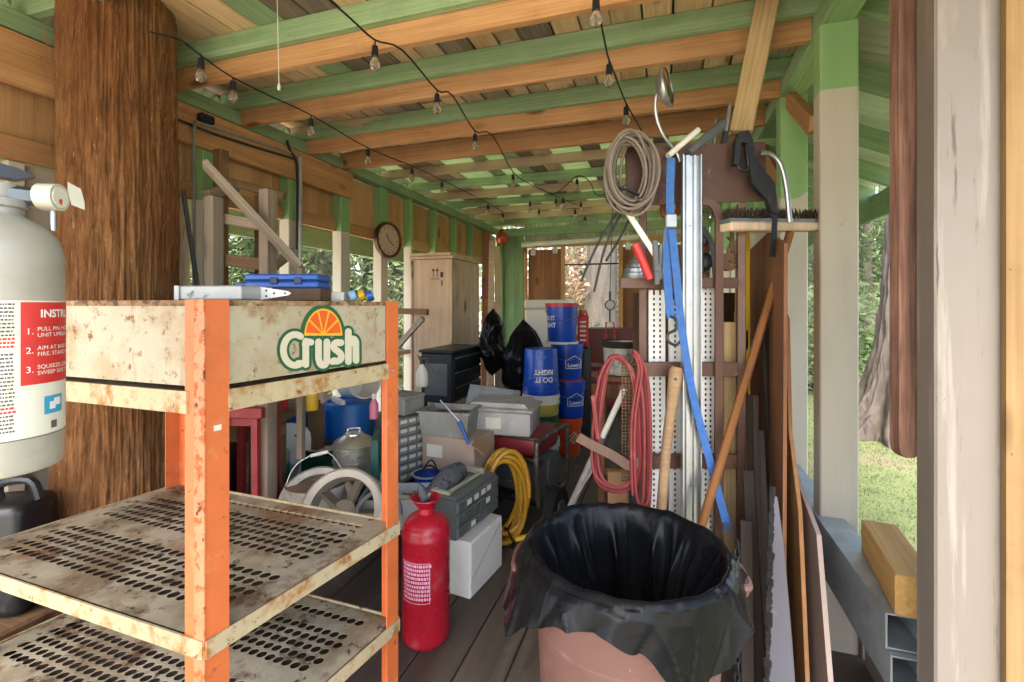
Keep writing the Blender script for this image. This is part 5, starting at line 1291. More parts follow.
mb = MB(); mb.lathe([(.001, 0), (.1, 0), (.1, .02), (.001, .02)], n=24); solo(mb, 'round_tray', GREYPL, 'round grey tray under the blue basin', 'tray', FL(428, 2.72, ZB - .0))
db = T('dust_sleeve', 'speckled grey furry sleeve lying by the grey parts organiser', 'sleeve', 446, 2.42, .31, 0)
mb = MB(); mb.tube([(-.06, -.06, .09), (-.02, 0, .16), (.0, .07, .19), (.02, .14, .20)], [.055, .06, .058, .045], 14, smooth=5); mb.obj('body', DUSTBAG, db)
mb = MB(); mb.box((0, 0, .155), (.22, .3, .31), bev=.01); solo(mb, 'carton', GREYDK, 'dark carton behind the white box under the furry sleeve', 'carton', FL(438, 2.62, 0), R(10))
# white box and grey organiser
wx = thing('white_box', 'white enamel box with a corner latch on the dark floor', 'box', FL(470, 2.24, 0), R(-8))
# local: corner at origin; box runs +y (away) and -x
mb = MB(); mb.box((-.125, .165, .135), (.25, .33, .27), bev=.004); mb.obj('body', WHITE, wx)
mb = MB(); mb.box((.0015, .165, .165), (.003, .318, .19), bev=.001); mb.obj('door_panel', WHITE, wx)
mb = MB(); mb.box((.0015, .165, .033), (.003, .318, .05), bev=.001); mb.box((-.125, -.0015, .033), (.24, .003, .05), bev=.001); mb.obj('lower_strip', WHITE, wx)
mb = MB(); mb.bar((.004, .02, .09), (.004, .3, .24), .0015, .003); mb.obj('crease', GREYPL, wx)
mb = MB(); mb.box((-.14, -.006, .10), (.025, .014, .05), bev=.004); mb.obj('latch', GALV, wx)
og = thing('parts_organizer', 'grey three-tier parts organiser with handle on the white box', 'parts organiser', FL(456, 2.25, .271), R(-8))
mb = MB(); mb.box((-.115, .21, .095), (.23, .42, .19), bev=.005); mb.obj('body', GREYDK, og)
for k in range(3):
    mb = MB(); mb.box((.004, .21, .034 + .061 * k), (.012, .412, .054), bev=.004); d_ = mb.obj('drawer', GREYCAB, og)
    for j in range(6):
        mb = MB(); mb.box((.0115, .045 + .066 * j, .034 + .061 * k), (.003, .056, .042), bev=.001); w_ = mb.obj('window', GREYDK, og); w_.parent = d_; w_.location = w_.location - d_.location
for y_, k in ((.1, 2), (.17, 2), (.24, 2), (.3, 2), (.29, 1), (.14, 0)):
    mb = MB(); mb.box((.0145, y_, .036 + .061 * k), (.002, .04, .026)); mb.obj('label', PAPER, og)
mb = MB(); mb.box((-.115, .21, .194), (.22, .40, .012), bev=.003); mb.obj('lid', GREYCAB, og)
for x in (-.15, -.07): mb = MB(); mb.box((x, .2, .208), (.018, .3, .016), bev=.003); mb.obj('handle', paint('pale_bar', '#aaa693', .5), og)
PB2 = paint('pale_bar2', '#aaa693', .5)
mb = MB(); mb.box((-.11, .036, .208), (.11, .025, .016), bev=.003); mb.obj('handle', PB2, og)
mb = MB(); mb.box((-.11, .367, .212), (.11, .03, .03), bev=.003); mb.obj('handle', PB2, og)
# red tank with funnel neck
rt = T('red_tank', 'dented red metal tank with funnel neck and white lettering beside the white box', 'tank', 426, 1.99, 0)
mb = MB(); mb.lathe([(.001, .012), (.05, .0), (.088, .004), (.098, .02), (.1, .03), (.1, .43), (.102, .435), (.102, .445), (.1, .45), (.0985, .468), (.092, .488), (.076, .508), (.055, .521), (.035, .528), (.032, .548), (.06, .585), (.064, .588), (.062, .592), (.028, .548), (.001, .545)], n=56); mb.obj('body', RED, rt)
mb = MB()
rows = ['SAFE FOR USE', 'WATER ONLY', 'PULL PIN LIFT', 'SQUEEZE LEVER', 'AIM AT BASE', 'KEEP UPRIGHT']
for k in range(9):
    zz = .345 - k * .0165; r = random.Random(k); a = -62
    while a < 8:
        L = r.choice((4, 5, 7, 3)); cyl_patch(mb, .1003, R(a), R(a + L), zz, zz + .011, th=.0004, n=3); a += L + 1.6
mb.obj('lettering', MAGENTA, rt)
mb = MB(); cyl_patch(mb, .1002, R(-64), R(9), .2, .2025, th=.0005); cyl_patch(mb, .1002, R(-64), R(9), .36, .3625, th=.0005); cyl_patch(mb, .1002, R(8), R(9.3), .2, .36, th=.0005, n=2); mb.obj('printed_frame', MAGENTA, rt)
br = thing('brush', 'dark bristle brush stuck in the neck of the red tank', 'brush', Vector((*FL(426, 1.99).xy, .55)), R(20))
mb = MB(); mb.tube([(0, 0, 0), (-.005, 0, .03), (-.02, 0, .075), (-.03, 0, .1)], [.012, .02, .017, .004], 10, smooth=3); mb.obj('bristles', DUSTBAG, br)
mb = MB(); mb.cyl((0, 0, .02), (.02, 0, .06), .008); mb.obj('ferrule', ALU, br)
# yellow hose coil standing on edge
hp_ = FL(504, 2.78, 0); yh = thing('hose_coil', 'thick yellow hose coiled on edge behind the white box', 'hose', hp_, R(38))
mb = MB(); r = random.Random(4); pts = []
N = 6
for k in range(N * 24 + 1):
    a = 2 * math.pi * k / 24; t = k / (N * 24); rr = .232 + .03 * math.sin(a * .37 + 1) ; sx_ = .52 + .1 * math.sin(k * .05)
    pts.append((rr * sx_ * math.cos(a) + .02 * math.sin(a * .6), -.06 + .13 * t + .012 * math.sin(a * 1.3), .272 + .005 * math.sin(a * 1.7) + rr * 1.05 * math.sin(a)))
pts = [(x, y, max(z, .016)) for x, y, z in pts]
mb.tube(pts, .0145, 8); mb.obj('hose', YELLOWH, yh)
mb = MB(); mb.tube([(.02, -.1, .05), (.02, .0, .075), (.02, .1, .05), (.02, .0, .0) if False else (.02, .09, .012), (.02, -.09, .012)], .006, 6, closed=True); mb.obj('tie', CORD, yh)
mb = MB(); mb.cyl((.05, -.06, .04), (.15, -.09, .06), .017); mb.cyl((-.06, -.06, .04), (-.12, -.1, .03), .017); mb.obj('end', YELLOWP, yh)
# generator with clear tote on top
ge = T('generator', 'portable generator with maroon tank in a black tube frame on a wheel', 'generator', 526, 3.2, 0, R(-10))
TUBEM = paint('worn_tube_frame', '#5d554c', .4, .5, var=.2, scale=10, spots=[('#2d2a28', 9, .55, .1), ('#9a9186', 14, .6, .1)])
def frame_loop(x):
    mb = MB(); mb.tube([(x, -.24, .2), (x, -.26, .5), (x, -.2, .56), (x, .2, .56), (x, .26, .5), (x, .24, .2), (x, .18, .16), (x, -.18, .16)], .0155, 10, closed=True, smooth=4); mb.obj('frame_loop', TUBEM, ge)
for x in (-.26, .2): frame_loop(x)
for y, z in ((-.24, .28), (-.24, .44), (.24, .3), (-.2, .56), (.2, .56)): mb = MB(); mb.cyl((-.26, y, z), (.2, y, z), .013); mb.obj('cross_tube', TUBEM, ge)
mb = MB(); mb.box((-.03, 0, .5), (.4, .38, .15), bev=.05, seg=3); mb.obj('fuel_tank', REDM, ge)
mb = MB(); mb.box((-.1, 0, .3), (.22, .3, .22), bev=.02); mb.cyl((.0, -.12, .3), (.18, -.12, .3), .09); mb.cyl((0, .06, .3), (.19, .06, .3), .12); mb.obj('engine', GREYDK, ge)
mb = MB(); mb.cyl((.24, -.14, .13), (.31, -.14, .13), .13, n=36); wl_ = mb.obj('wheel', RUBBER, ge)
mb = MB(); mb.cyl((.309, -.14, .13), (.318, -.14, .13), .06, n=24); h_ = mb.obj('hub', GREYDK, ge)
mb = MB(); mb.cyl((-.36, -.14, .13), (-.29, -.14, .13), .13, n=36); mb.obj('wheel', RUBBER, ge)
mb = MB(); mb.cyl((-.3, -.14, .13), (.25, -.14, .13), .012); mb.obj('axle', BLACKM, ge)
for x in (-.24, .18): mb = MB(); mb.box((x, .2, .08), (.03, .04, .16)); mb.obj('foot', RUBBER, ge)
tt = T('storage_tote', 'dusty clear plastic tote with clipped lid on the generator', 'storage tote', 503, 3.12, .578, R(4))
mb = MB(); mb.box((0, 0, .075), (.44, .32, .15), bev=.02, seg=2); mb.obj('body', TOTE, tt)
mb = MB(); mb.box((0, 0, .16), (.47, .35, .022), bev=.008); mb.prism([(-.2, 0), (.2, 0), (.17, .03), (-.17, .03)], .26, Matrix.Translation((0, .13, .17)) @ Matrix.Rotation(R(90), 4, 'X')); mb.obj('lid', TOTE, tt)
mb = MB(); mb.box((-.02, -.163, .08), (.1, .003, .07)); mb.obj('label', PAPER, tt)
gl = T('plastic_sheet', 'big dusty grey plastic sheet leaning behind the clear tote', 'lid', 488, 3.52, .35, R(-20))
mb = MB(); mb.box((0, 0, .22), (.5, .02, .44), bev=.008, rot=Matrix.Rotation(R(-20), 3, 'X').to_quaternion()); mb.obj('panel', GREYPL, gl)
mb = MB(); mb.box((0, 0, .175), (.5, .3, .345), bev=.01); solo(mb, 'black_crate', BLACKP, 'black crate under the leaning grey sheet', 'crate', FL(488, 3.62, 0), R(-20))

# ------------------------------------------------------------------ small odds and ends in the pile
def small(nm, mb, m, lab, cat, px, d, z, rz=0., group=None): return solo(mb, nm, m, lab, cat, FL(px, d, z), rz, group)
for px, d, m, cap, lab in ((282, 2.66, REDP, BLACKP, 'red spray can on the workbench below the logo panel'), (300, 2.7, GREYPL, WHITEPL, 'grey spray can on the workbench below the logo panel'), (312, 2.62, YELLOWP, BLACKP, 'yellow spray can on the workbench below the logo panel')):
    t = T('spray_can', lab, 'spray can', px, d, .818, None, 'spray cans on the workbench')
    mb = MB(); mb.lathe([(.001, 0), (.032, 0), (.033, .004), (.033, .1), (.028, .112), (.001, .114)], n=24); mb.obj('can', m, t)
    mb = MB(); mb.cyl((0, 0, .112), (0, 0, .14), .024, .02, n=20); mb.obj('cap', cap, t)
mb = MB()
for k in range(4): mb.tube([((.09 + .006 * k) * math.cos(R(15 * j)), (.07 + .005 * k) * math.sin(R(15 * j)), .01 + .012 * k + .008 * math.sin(R(45 * j + 60 * k))) for j in range(24)], .0055, 6, closed=True)
o = small('cable_loops', mb, CORD, 'loops of black cable dumped beside the blue basin', 'cable', 411, 2.62, ZB, .4)
for k, (px, d, m, w, h, lab) in enumerate(((405, 3.9, WHITEPL, .16, .04, 'white plastic dish under the tool chest'), (432, 3.35, CARD, .2, .14, 'open brown carton behind the grey tub'), (474, 3.3, PAPER, .2, .06, 'pile of pale papers behind the grey tub'))):
    mb = MB(); mb.box((0, 0, h / 2), (w, w * .8, h), bev=.006); mb.box((.01, 0, h + .006), (w * .9, w * .7, .012), rz=.2, bev=.004); small('dish' if k == 0 else ('carton' if k == 1 else 'paper_pile'), mb, m, lab, ('dish', 'cardboard box', 'papers')[k], px, d, (.322, .45, .5)[k], .3 * k)
mb = MB(); mb.box((0, 0, .225), (.5, .4, .445), bev=.01); mb.box((0, -.202, .3), (.4, .006, .1), bev=.002); small('dark_chest', mb, BLACKM, 'dark low chest behind the grey tub and cartons', 'chest', 455, 3.42, 0, R(5))
mb = MB()
for k in range(3): mb.tube([(-.12 + .01 * k, 0, .02), (-.05, .03 * k, .05 + .02 * k), (.04, -.02 * k, .035), (.13, .03, .02 + .01 * k)], .005, 6, smooth=5)
small('wire_scraps', mb, CORD, 'tangle of dark wires lying on the cardboard flap side of the pile', 'wires', 437, 2.62, ZB + .1, .2)

wh2 = T('wheel_rim', 'second dusty wheel rim tilted behind the first, beside the wire-handled pail', 'wheel', 318, 2.28, ZB, R(30), 'wheel rims')
mb = MB(); mb.lathe([(.14, -.045), (.172, -.05), (.176, -.04), (.158, -.026), (.153, .026), (.172, .04), (.176, .05), (.166, .055), (.14, .045), (.13, .0), (.14, -.045)], (0, 0, .10), 44, Matrix.Rotation(R(50), 3, 'X'), caps=False); mb.obj('rim', bpy.data.materials['dusty_alloy'], wh2)
mb = MB(); mb.lathe([(.001, .0), (.132, .0), (.132, .02), (.001, .01)], (0, 0, .10), 40, Matrix.Rotation(R(50), 3, 'X')); mb.obj('disc', bpy.data.materials['brown_spokes'], wh2)
mt = T('toolbox', 'dark green metal toolbox with a paper on top beside the steel pot', 'toolbox', 328, 2.95, ZB, R(10))
mb = MB(); mb.box((0, 0, .08), (.26, .18, .16), bev=.008); mb.obj('body', GREEND, mt)
mb = MB(); mb.box((0, 0, .168), (.265, .185, .02), bev=.006); mb.tube([(-.05, 0, .178), (-.045, 0, .2), (.045, 0, .2), (.05, 0, .178)], .006, 6, smooth=3); mb.obj('lid', BLACKM, mt)
mb = MB(); mb.box((0, 0, .001), (.14, .1, .002)); o = small('paper_sheet', mb, PAPER, 'white paper lying on the dark green toolbox', 'paper', 322, 2.93, ZB + .1785, .4)
for px, d, z, m, lab in ((343, 2.45, ZB, GREEND, 'green bottle in front of the steel pot'), (386, 2.62, ZB, WHITEPL, 'white plastic bottle left of the labelled drawers'), (392, 2.5, ZB, REDP, 'red plastic bottle left of the labelled drawers')):
    t = T('plastic_bottle', lab, 'bottle', px, d, z, None, 'plastic bottles in the pile')
    mb = MB(); mb.lathe([(.001, 0), (.034, 0), (.036, .01), (.036, .12), (.026, .145), (.013, .16), (.013, .18), (.001, .18)], n=24); mb.obj('body', m, t)
    mb = MB(); mb.cyl((0, 0, .178), (0, 0, .2), .015, n=16); mb.obj('cap', BLACKP, t)
sb_ = T('stool_frame', 'small rough wooden trestle leg unit under the workbench', 'trestle', 262, 2.5, 0, R(10))
for x in (-.1, .1):
    mb = MB(); mb.bar((x, 0, 0), (x * .8, 0, .72), .05, .05, bev=.003); mb.obj('leg', GREYX, sb_)
mb = MB(); mb.bar((-.12, 0, .74), (.12, 0, .74), .06, .05, bev=.003); mb.obj('top_bar', DARKWX, sb_)

for px, d, z, m, rr, h, lab in ((296, 2.95, ZB, GALV, .08, .1, 'dented paint tin under the workbench'), (340, 3.0, .76, WHITEPL, .05, .09, 'small white tub resting behind the blue drum'), (420, 2.42, ZB, GALV, .045, .11, 'unlabelled food tin left of the furry sleeve'), (410, 2.47, ZB, paint('ochre_tin', '#9c7a33', .4, .3, var=.15), .04, .1, 'ochre tin in front of the blue basin')):
    t = T('tin_can', lab, 'tin', px, d, z, None, 'tins in the pile') if 'blue drum' not in lab else None
    if t is None: continue
    mb = MB(); mb.lathe([(.001, 0), (rr, 0), (rr, .004), (rr * .97, .008), (rr * .97, h - .008), (rr, h - .004), (rr, h), (rr * .9, h), (rr * .9, h - .006), (.001, h - .006)], n=28); mb.obj('body', m, t)
    mb = MB(); mb.tube([(rr * math.cos(R(20 * k)), -.002 + rr * .3, h * .8 + .5 * rr * math.sin(R(20 * k))) for k in range(10)], .0015, 5); mb.obj('wire_handle', ALU, t)
# ================================================================== tool stand at right
DS = 1.86
def SP(px, py, dd=0.): return W(px, py, DS + dd)
sr = thing('tool_stand', 'brown steel tool stand with cross rails and a rusty top sheet', 'tool rack', FL(690, DS, 0), YAW)
def sbar(nm, a, b, w, h, m=BRSTEEL): 
    mb = MB(); mb.bar(a, b, w, h, bev=.002); return mb.obj(nm, m, sr, world=True)
tR = SP(741, 204); sbar('upright', (tR.x, tR.y, 0), tR, .04, .03)
tL = SP(643, 204, .02); sbar('upright', (tL.x, tL.y, 0), tL, .035, .03)
for y, h, x0 in ((283, .042, 620), (369, .055, 641), (461, .055, 641)):
    sbar('cross_rail', SP(x0, y, -.025), SP(737, y, -.025), .018, h)
mb = MB(); mb.box((0, 0, 0), (.545, .006, .23), bev=.002); o = mb.obj('top_sheet', RUSTBR, sr); c_ = ROOTM[sr.name].inverted() @ SP(697, 174, -.03); o.location = (c_.x, c_.y, c_.z - .115); o.rotation_euler = (0, R(-2), 0)
a = SP(702, 201, -.05); mb = MB(); 
b0 = SP(718, 520, -.05); b0.z = 0.0
mb.ribbon([a, SP(712, 204, -.05), SP(718, 216, -.05), SP(719, 240, -.05), b0.lerp(SP(719, 240, -.05), .5), b0], .03, .012, (CS, SN, 0)); mb.obj('hooked_rail', BRSTEEL, sr, world=True)
for sx_ in (-.2, .2):
    mb = MB(); mb.box((sx_, 0.02, .015), (.05, .34, .03), bev=.003); mb.obj('foot', BRSTEEL, sr)
# slotted white standards
def standard(label, px, w, y0, dd, cols):
    p = SP(px, HY, dd); z1 = ZZ(y0, DS + dd); t = thing('slotted_standard', label, 'slotted strip', (p.x, p.y, 0), YAW, 'white slotted strips on the tool stand')
    mb = MB(); nrow = int((z1 - .02) / .021); so_ = .0085; rail = (w - cols * so_) / (cols + 1)
    for c in range(cols + 1): mb.box((-w / 2 + rail / 2 + c * (rail + so_), 0, z1 / 2), (rail + .0004, .003, z1))
    for c in range(cols):
        for k in range(nrow + 1):
            mb.box((-w / 2 + rail + so_ / 2 + c * (rail + so_), 0, .006 + k * .021), (so_, .0029, .0105))
    mb.obj('strip', WHITE, t, smooth=False)
    mb = MB(); 
    for s_ in (-1, 1): mb.box((s_ * w / 2, .008, z1 / 2), (.002, .016, z1))
    mb.obj('flange', WHITE, t, smooth=False)
standard('widest white slotted strip, leftmost on the tool stand', 657, .064, 290, .01, 2)
standard('white slotted strip behind the wooden axe handle', 675, .042, 300, .012, 1)
standard('white slotted strip between aluminium channel and curved brown rail', 708, .05, 286, .01, 2)
# aluminium channel
p = SP(690, HY, -.09); z1 = ZZ(156, DS - .09)
mb = MB()
for c, s_ in (((0, 0, z1 / 2), (.068, .004, z1)), ((-.033, -.012, z1 / 2), (.004, .024, z1)), ((.033, -.012, z1 / 2), (.004, .024, z1)), ((-.012, -.006, z1 / 2), (.012, .012, z1)), ((.014, -.006, z1 / 2), (.008, .012, z1))): mb.box(c, s_)
for k in range(6): mb.cyl((.001, -.004, .2 + .3 * k), (.001, -.007, .2 + .3 * k), .004, n=8)
solo(mb, 'metal_channel', ALU, 'long bare aluminium channel leaning upright on the tool stand', 'metal channel', (p.x, p.y, 0), YAW)
# blue ratchet strap
D2 = DS - .115
bs = thing('ratchet_strap', 'blue webbing strap with buckle and hook hanging down the tool stand', 'strap', W(671, 340, D2))
wdv = (CS, SN, 0)
mb = MB(); mb.ribbon([W(671, 158, D2), W(670, 190, D2), W(670, 225, D2), W(667, 262, D2), W(669, 300, D2), W(671, 318, D2)], .03, .003, wdv); mb.obj('webbing', STRAPB, bs, world=True)
mb = MB(); mb.ribbon([W(672, 230, D2 - .01), W(676, 270, D2 - .012), W(682, 330, D2 - .012), W(693, 395, D2 - .012), W(707, 450, D2 - .012), W(716, 485, D2 - .01), W(726, 522, D2 - .01)], .028, .003, wdv); mb.obj('webbing', STRAPB, bs, world=True)
mb = MB(); mb.box(W(671, 221, D2 - .012), (.04, .02, .05), rz=YAW, bev=.004); mb.obj('buckle', GALV, bs, world=True)
mb = MB(); mb.tube([W(670, 316, D2), W(676, 320, D2), W(676, 329, D2), W(668, 334, D2), W(668, 341, D2), W(676, 345, D2), W(683, 338, D2)], .0055, 8, smooth=5); mb.obj('hook', BLACKM, bs, world=True)
mb = MB(); q = W(716, 485, D2 - .01)
r = random.Random(9)
for k in range(7): mb.tube([W(724 + k * .8, 515, D2 - .01), W(725 + k * 1.0, 524, D2 - .012), W(722 + k * 1.8, 533 + r.uniform(-4, 4), D2 - .01)], .0012, 4)
mb.obj('frayed_end', STRAPB, bs, world=True)['kind'] = 'stuff'
# wooden axe handle
ah = thing('axe_handle', 'bare wooden axe handle with a hole, standing in front of the slotted strips', 'axe handle', FL(662, DS - .12, 0), YAW)
mb = MB(); pts = [(W(658, 560, DS - .13), .02), (W(662, 500, DS - .13), .0185), (W(666, 450, DS - .12), .018), (W(671, 410, DS - .11), .019), (W(674, 388, DS - .1), .024), (W(676, 372, DS - .1), .026), (W(677, 367, DS - .1), .02)]
mb.tube([p_ for p_, _ in pts], [r_ for _, r_ in pts], 14); b0 = W(655, 600, DS - .14); mb.tube([W(658, 560, DS - .13), Vector((b0.x, b0.y, .35)), Vector((b0.x - .02, b0.y - .02, 0))], [.02, .019, .021], 14)
mb.obj('shaft', HANDLEP, ah, world=True)
mb = MB(); q = W(675.5, 379, DS - .1); v = (Vector((0, 0, CAMZ)) - q).normalized(); mb.cyl(q + v * .0245, q + v * .027, .006, n=10); mb.obj('hole', BLACKM, ah, world=True)
# push broom turned bristles up
pbm = thing('push_broom', 'push broom standing bristles up, its worn wooden handle slanting down right of the stand', 'broom', FL(702, DS - .14, 0), YAW)
e0, e1 = W(725, 227, 1.78), W(817, 227, 1.98)
mb = MB(); mb.bar(e0, e1, .06, .035, bev=.006); mb.obj('head', PLYPALE, pbm, world=True)
mb = MB(); mb.bar(e0 + Vector((0, 0, .02)), e1 + Vector((0, 0, .02)), .05, .02); mb.obj('ferrule', GREYDK, pbm, world=True)
mb = MB(); r = random.Random(6)
for k in range(700):
    t = r.random(); q = e0.lerp(e1, t) + Vector((r.uniform(-.01, .01), r.uniform(-.02, .02), .03)); mb.tube([q, q + Vector((r.uniform(-.012, .012), r.uniform(-.012, .012), r.uniform(.025, .045)))], .0011, 3)
mb.obj('bristles', paint('dark_brown_bristle', '#3a2a20', .9, var=.3, bump=0), pbm, world=True)['kind'] = 'stuff'
h0, h1 = W(790, 233, 1.91), W(702, 524, DS - .2); beam('handle', h0, h1, .01, .01, HANDLEX, pbm) if False else None
mb = MB(); L = (h1 - h0).length; k = (h1 - h0).normalized(); zf = h0 + k * (h0.z / -k.z if k.z else L)
ho = MB(); Lf = (zf - h0).length; ho.cyl((0, 0, 0), (Lf, 0, 0), .0155, .0155, n=16); o = ho.obj('handle', HANDLEX, None, origin=(0, 0, 0)); o.parent = pbm
Mh = ROOTM[pbm.name].inverted() @ Matrix.LocRotScale(h0, (zf - h0).to_track_quat('X', 'Z'), None); o.location, o.rotation_euler = Mh.to_translation(), Mh.to_euler()
# yellow lumber
for i, (px, w, y0, dd, lab) in enumerate([(719, .026, 303, .05, 'narrow yellowed lumber strip beside the curved brown rail'), (729, .05, 322, .06, 'wider yellowed lumber strip against the stand upright'), (737, .018, 312, .10, 'thin yellowed strip almost hidden by the stand upright')]):
    b = FL(px, DS + dd, 0.002); t = SP(px, y0, dd); o = beam('lumber_strip', b, t, .02, w, YELLOWX, roll=YAW); tag(o, lab, 'lumber', 'yellow lumber strips')
for i, (px, y0, y1, dd, lab) in enumerate([(746, 228, 420, .16, 'tall yellow plastic bar left of the green boards'), (739, 240, 420, .22, 'second yellow bar behind the stand upright')]):
    t = SP(px, y0, dd); mb = MB(); mb.box((t.x, t.y, t.z / 2), (.03, .02, t.z), bev=.004, rz=YAW); solo(mb, 'yellow_bar', YELLOWP, lab, 'bar', None, 0, 'yellow bars')
# coil of cable and hanging black cables
cc = thing('cable_coil', 'coil of grey-brown cable hanging on the left of the rusty sheet', 'cable coil', W(632, 210, DS - .08))
mb = MB(); r = random.Random(12)
for k in range(24):
    cxp, cyp = 632 + r.uniform(-6, 6), 171 + r.uniform(-3, 6); rx = (25 - abs(cxp - 632) + r.uniform(-4, 3)); ry = 35 + r.uniform(-4, 4); dd = -.05 - .004 * k
    ph = r.uniform(-.25, .25)
    mb.tube([W(cxp + rx * math.cos(2 * math.pi * j / 30) * math.cos(ph) - .35 * ry * math.sin(2 * math.pi * j / 30) * math.sin(ph), cyp + ry * math.sin(2 * math.pi * j / 30), DS + dd + .03 * math.sin(2 * math.pi * j / 30 + k)) for j in range(30)], .0052, 6, closed=True)
mb.obj('loops', GREYCORD, cc, world=True)['kind'] = 'stuff'
mb = MB(); mb.tube([W(648, 200, DS - .1), W(622, 188, DS - .13), W(606, 192, DS - .1), W(612, 204, DS - .1), W(632, 206, DS - .14), W(640, 198, DS - .12)], .006, 6, smooth=6); mb.obj('tie', CORD, cc, world=True)
mb = MB()
for k in range(9): 
    x0 = 658 + r.uniform(-2, 3); y0 = 150 + k * 6; mb.tube([W(x0, y0, DS - .07), W(x0 + r.uniform(2, 8), y0 + 5, DS - .08), W(x0 + r.uniform(-3, 9), y0 + 12, DS - .08)], .0012, 4)
mb.obj('loose_wires', COPPER, cc, world=True)['kind'] = 'stuff'
for i, (a, b, c, lab) in enumerate([((624, 202), (600, 240), (581, 281), 'leftmost of the three black cables hanging from the coil'), ((626, 204), (606, 245), (594, 292), 'middle black cable hanging from the coil'), ((634, 206), (624, 230), (606, 261), 'rightmost and shortest black cable hanging from the coil')]):
    mb = MB(); mb.tube([W(*a, DS - .06), W(*b, DS - .06), W(*c, DS - .06)], .0045, 6, smooth=5); solo(mb, 'black_cable', CORD, lab, 'cable', None, 0, 'black cables under the coil')
# mirror on a stalk
mr = thing('round_mirror', 'small round mirror on a bent stalk above the cable coil', 'mirror', W(678, 158, DS - .05))
c_ = W(665, 88, DS - .15); fm = Matrix.LocRotScale(c_, Vector((.95, -.25, .12)).to_track_quat('Z', 'Y'), None)
mb = MB(); mb.lathe([(.001, 0), (.06, .0), (.068, .006), (.068, .01), (.06, .012), (.001, .013)], n=36); mb.bm.transform(fm); mb.obj('glass', MIRROR, mr, world=True)
mb = MB(); mb.lathe([(.001, -.03), (.03, -.026), (.062, -.006), (.07, .004), (.07, .012), (.064, .014)], n=36, caps=False); mb.bm.transform(fm); mb.obj('shell', ALU, mr, world=True)
mb = MB(); mb.tube([W(661, 90, DS - .13), W(656, 97, DS - .12), W(656, 115, DS - .1), W(663, 135, DS - .08), W(676, 152, DS - .05), W(680, 162, DS - .05)], .0065, 8, smooth=5); mb.obj('stalk', ALU, mr, world=True)
# tools along the top edge of the sheet
def stick(name, label, cat, a, b, r0, r1, m, group=None): mb = MB(); mb.cyl(W(*a), W(*b), r0, r1, n=12); return solo(mb, name, m, label, cat, None, 0, group)
stick('paint_roller', 'pale cylindrical roller lying across the top of the rusty sheet', 'roller', (668, 156, DS - .08), (698, 130, DS - .02), .012, .012, WHITEPL)
stick('file_tool', 'thick dark file lying on top of the rusty sheet', 'file', (688, 153, DS - .05), (723, 124, DS + .02), .015, .022, GREYDK)
stick('awl', 'thin steel awl standing up behind the rusty sheet', 'awl', (713, 152, DS + .01), (716, 118, DS + .01), .009, .002, ALU)
sk = thing('caulk_gun', 'black and pale tube tool sticking up right of the thick file', 'tool', W(722, 160, DS))
mb = MB(); mb.cyl(W(719, 165, DS), W(726, 132, DS), .012, n=12); mb.obj('grip', BLACKP, sk, world=True)
mb = MB(); mb.cyl(W(726, 132, DS), W(730, 104, DS), .006, n=10); mb.obj('nozzle', ALU, sk, world=True)
stick('wire_loop', 'small ring handle between the file and the awl', 'handle', (702, 150, DS), (706, 140, DS), .012, .012, GALV)
# bow saw with black grip
bw = thing('bow_saw', 'bow saw with black plastic grip and silver tube frame hung on the stand', 'saw', W(772, 215, DS - .04))
gm = Matrix(((CS, 0, -SN, 0), (SN, 0, CS, 0), (0, 1, 0, 0), (0, 0, 0, 1)))
dq = DS - .10
def wp2(px, py): return ((px - 760) / FPX * dq, -(py - 170) / FPX * dq)
M0 = Matrix.Translation(W(760, 170, dq)) @ Matrix(((CS, 0, -SN, 0), (SN, 0, CS, 0), (0, 1, 0, 0), (0, 0, 0, 1)))
mb = MB(); mb.prism([wp2(*q) for q in ((736, 140), (741, 131), (749, 130), (753, 140), (757, 160), (766, 172), (775, 183), (777, 200), (779, 213), (772, 213), (768, 200), (758, 190), (752, 182), (750, 168), (747, 143), (742, 142), (739, 165), (734, 164))], .028, M0); mb.obj('grip', BLACKP, bw, world=True)
mb = MB(); mb.tube([W(738, 160, dq + .012), W(740, 169, dq + .012), W(748, 168, dq + .012), W(747, 145, dq + .012)], .008, 8, smooth=4); mb.obj('grip_loop', BLACKP, bw, world=True)
mb = MB(); mb.tube([W(760, 153, dq + .03), W(770, 154, dq + .03), W(780, 163, dq + .03), (W(786, 185, dq + .03)), W(789, 214, dq + .03), W(790, 222, dq + .03)], .0095, 10, smooth=6); mb.obj('bow', ALU, bw, world=True)
mb = MB(); mb.ribbon([W(775, 210, dq + .02), W(774, 235, dq + .02), W(772, 257, dq + .02)], .02, .004, (CS, SN, 0)); mb.obj('blade_guard', BLACKP, bw, world=True)
# lamp reflector, cutters
rf = thing('lamp_reflector', 'ribbed aluminium lamp reflector resting on the top rail of the stand', 'reflector', W(637, 279, DS + .02))
mb = MB(); c_ = ROOTM[rf.name].translation
mb.lathe([(.066, 0), (.064, .008), (.06, .01), (.058, .022), (.052, .026), (.05, .04), (.043, .045), (.04, .058), (.032, .062), (.028, .074), (.018, .078), (.012, .09), (.012, .1), (.001, .101)], n=40); mb.obj('shade', ALU, rf)
ct = thing('loppers', 'cutters with red and pale handles hanging below the cable coil', 'cutters', W(655, 285, DS - .1))
mb = MB(); mb.tube([W(635, 244, DS - .1), W(643, 262, DS - .1), W(650, 279, DS - .1)], .0155, 12); mb.obj('handle', REDP, ct, world=True)
mb = MB(); mb.bar(W(628, 213, DS - .09), W(656, 256, DS - .09), .012, .022, bev=.003); mb.obj('handle', WHITEPL, ct, world=True)
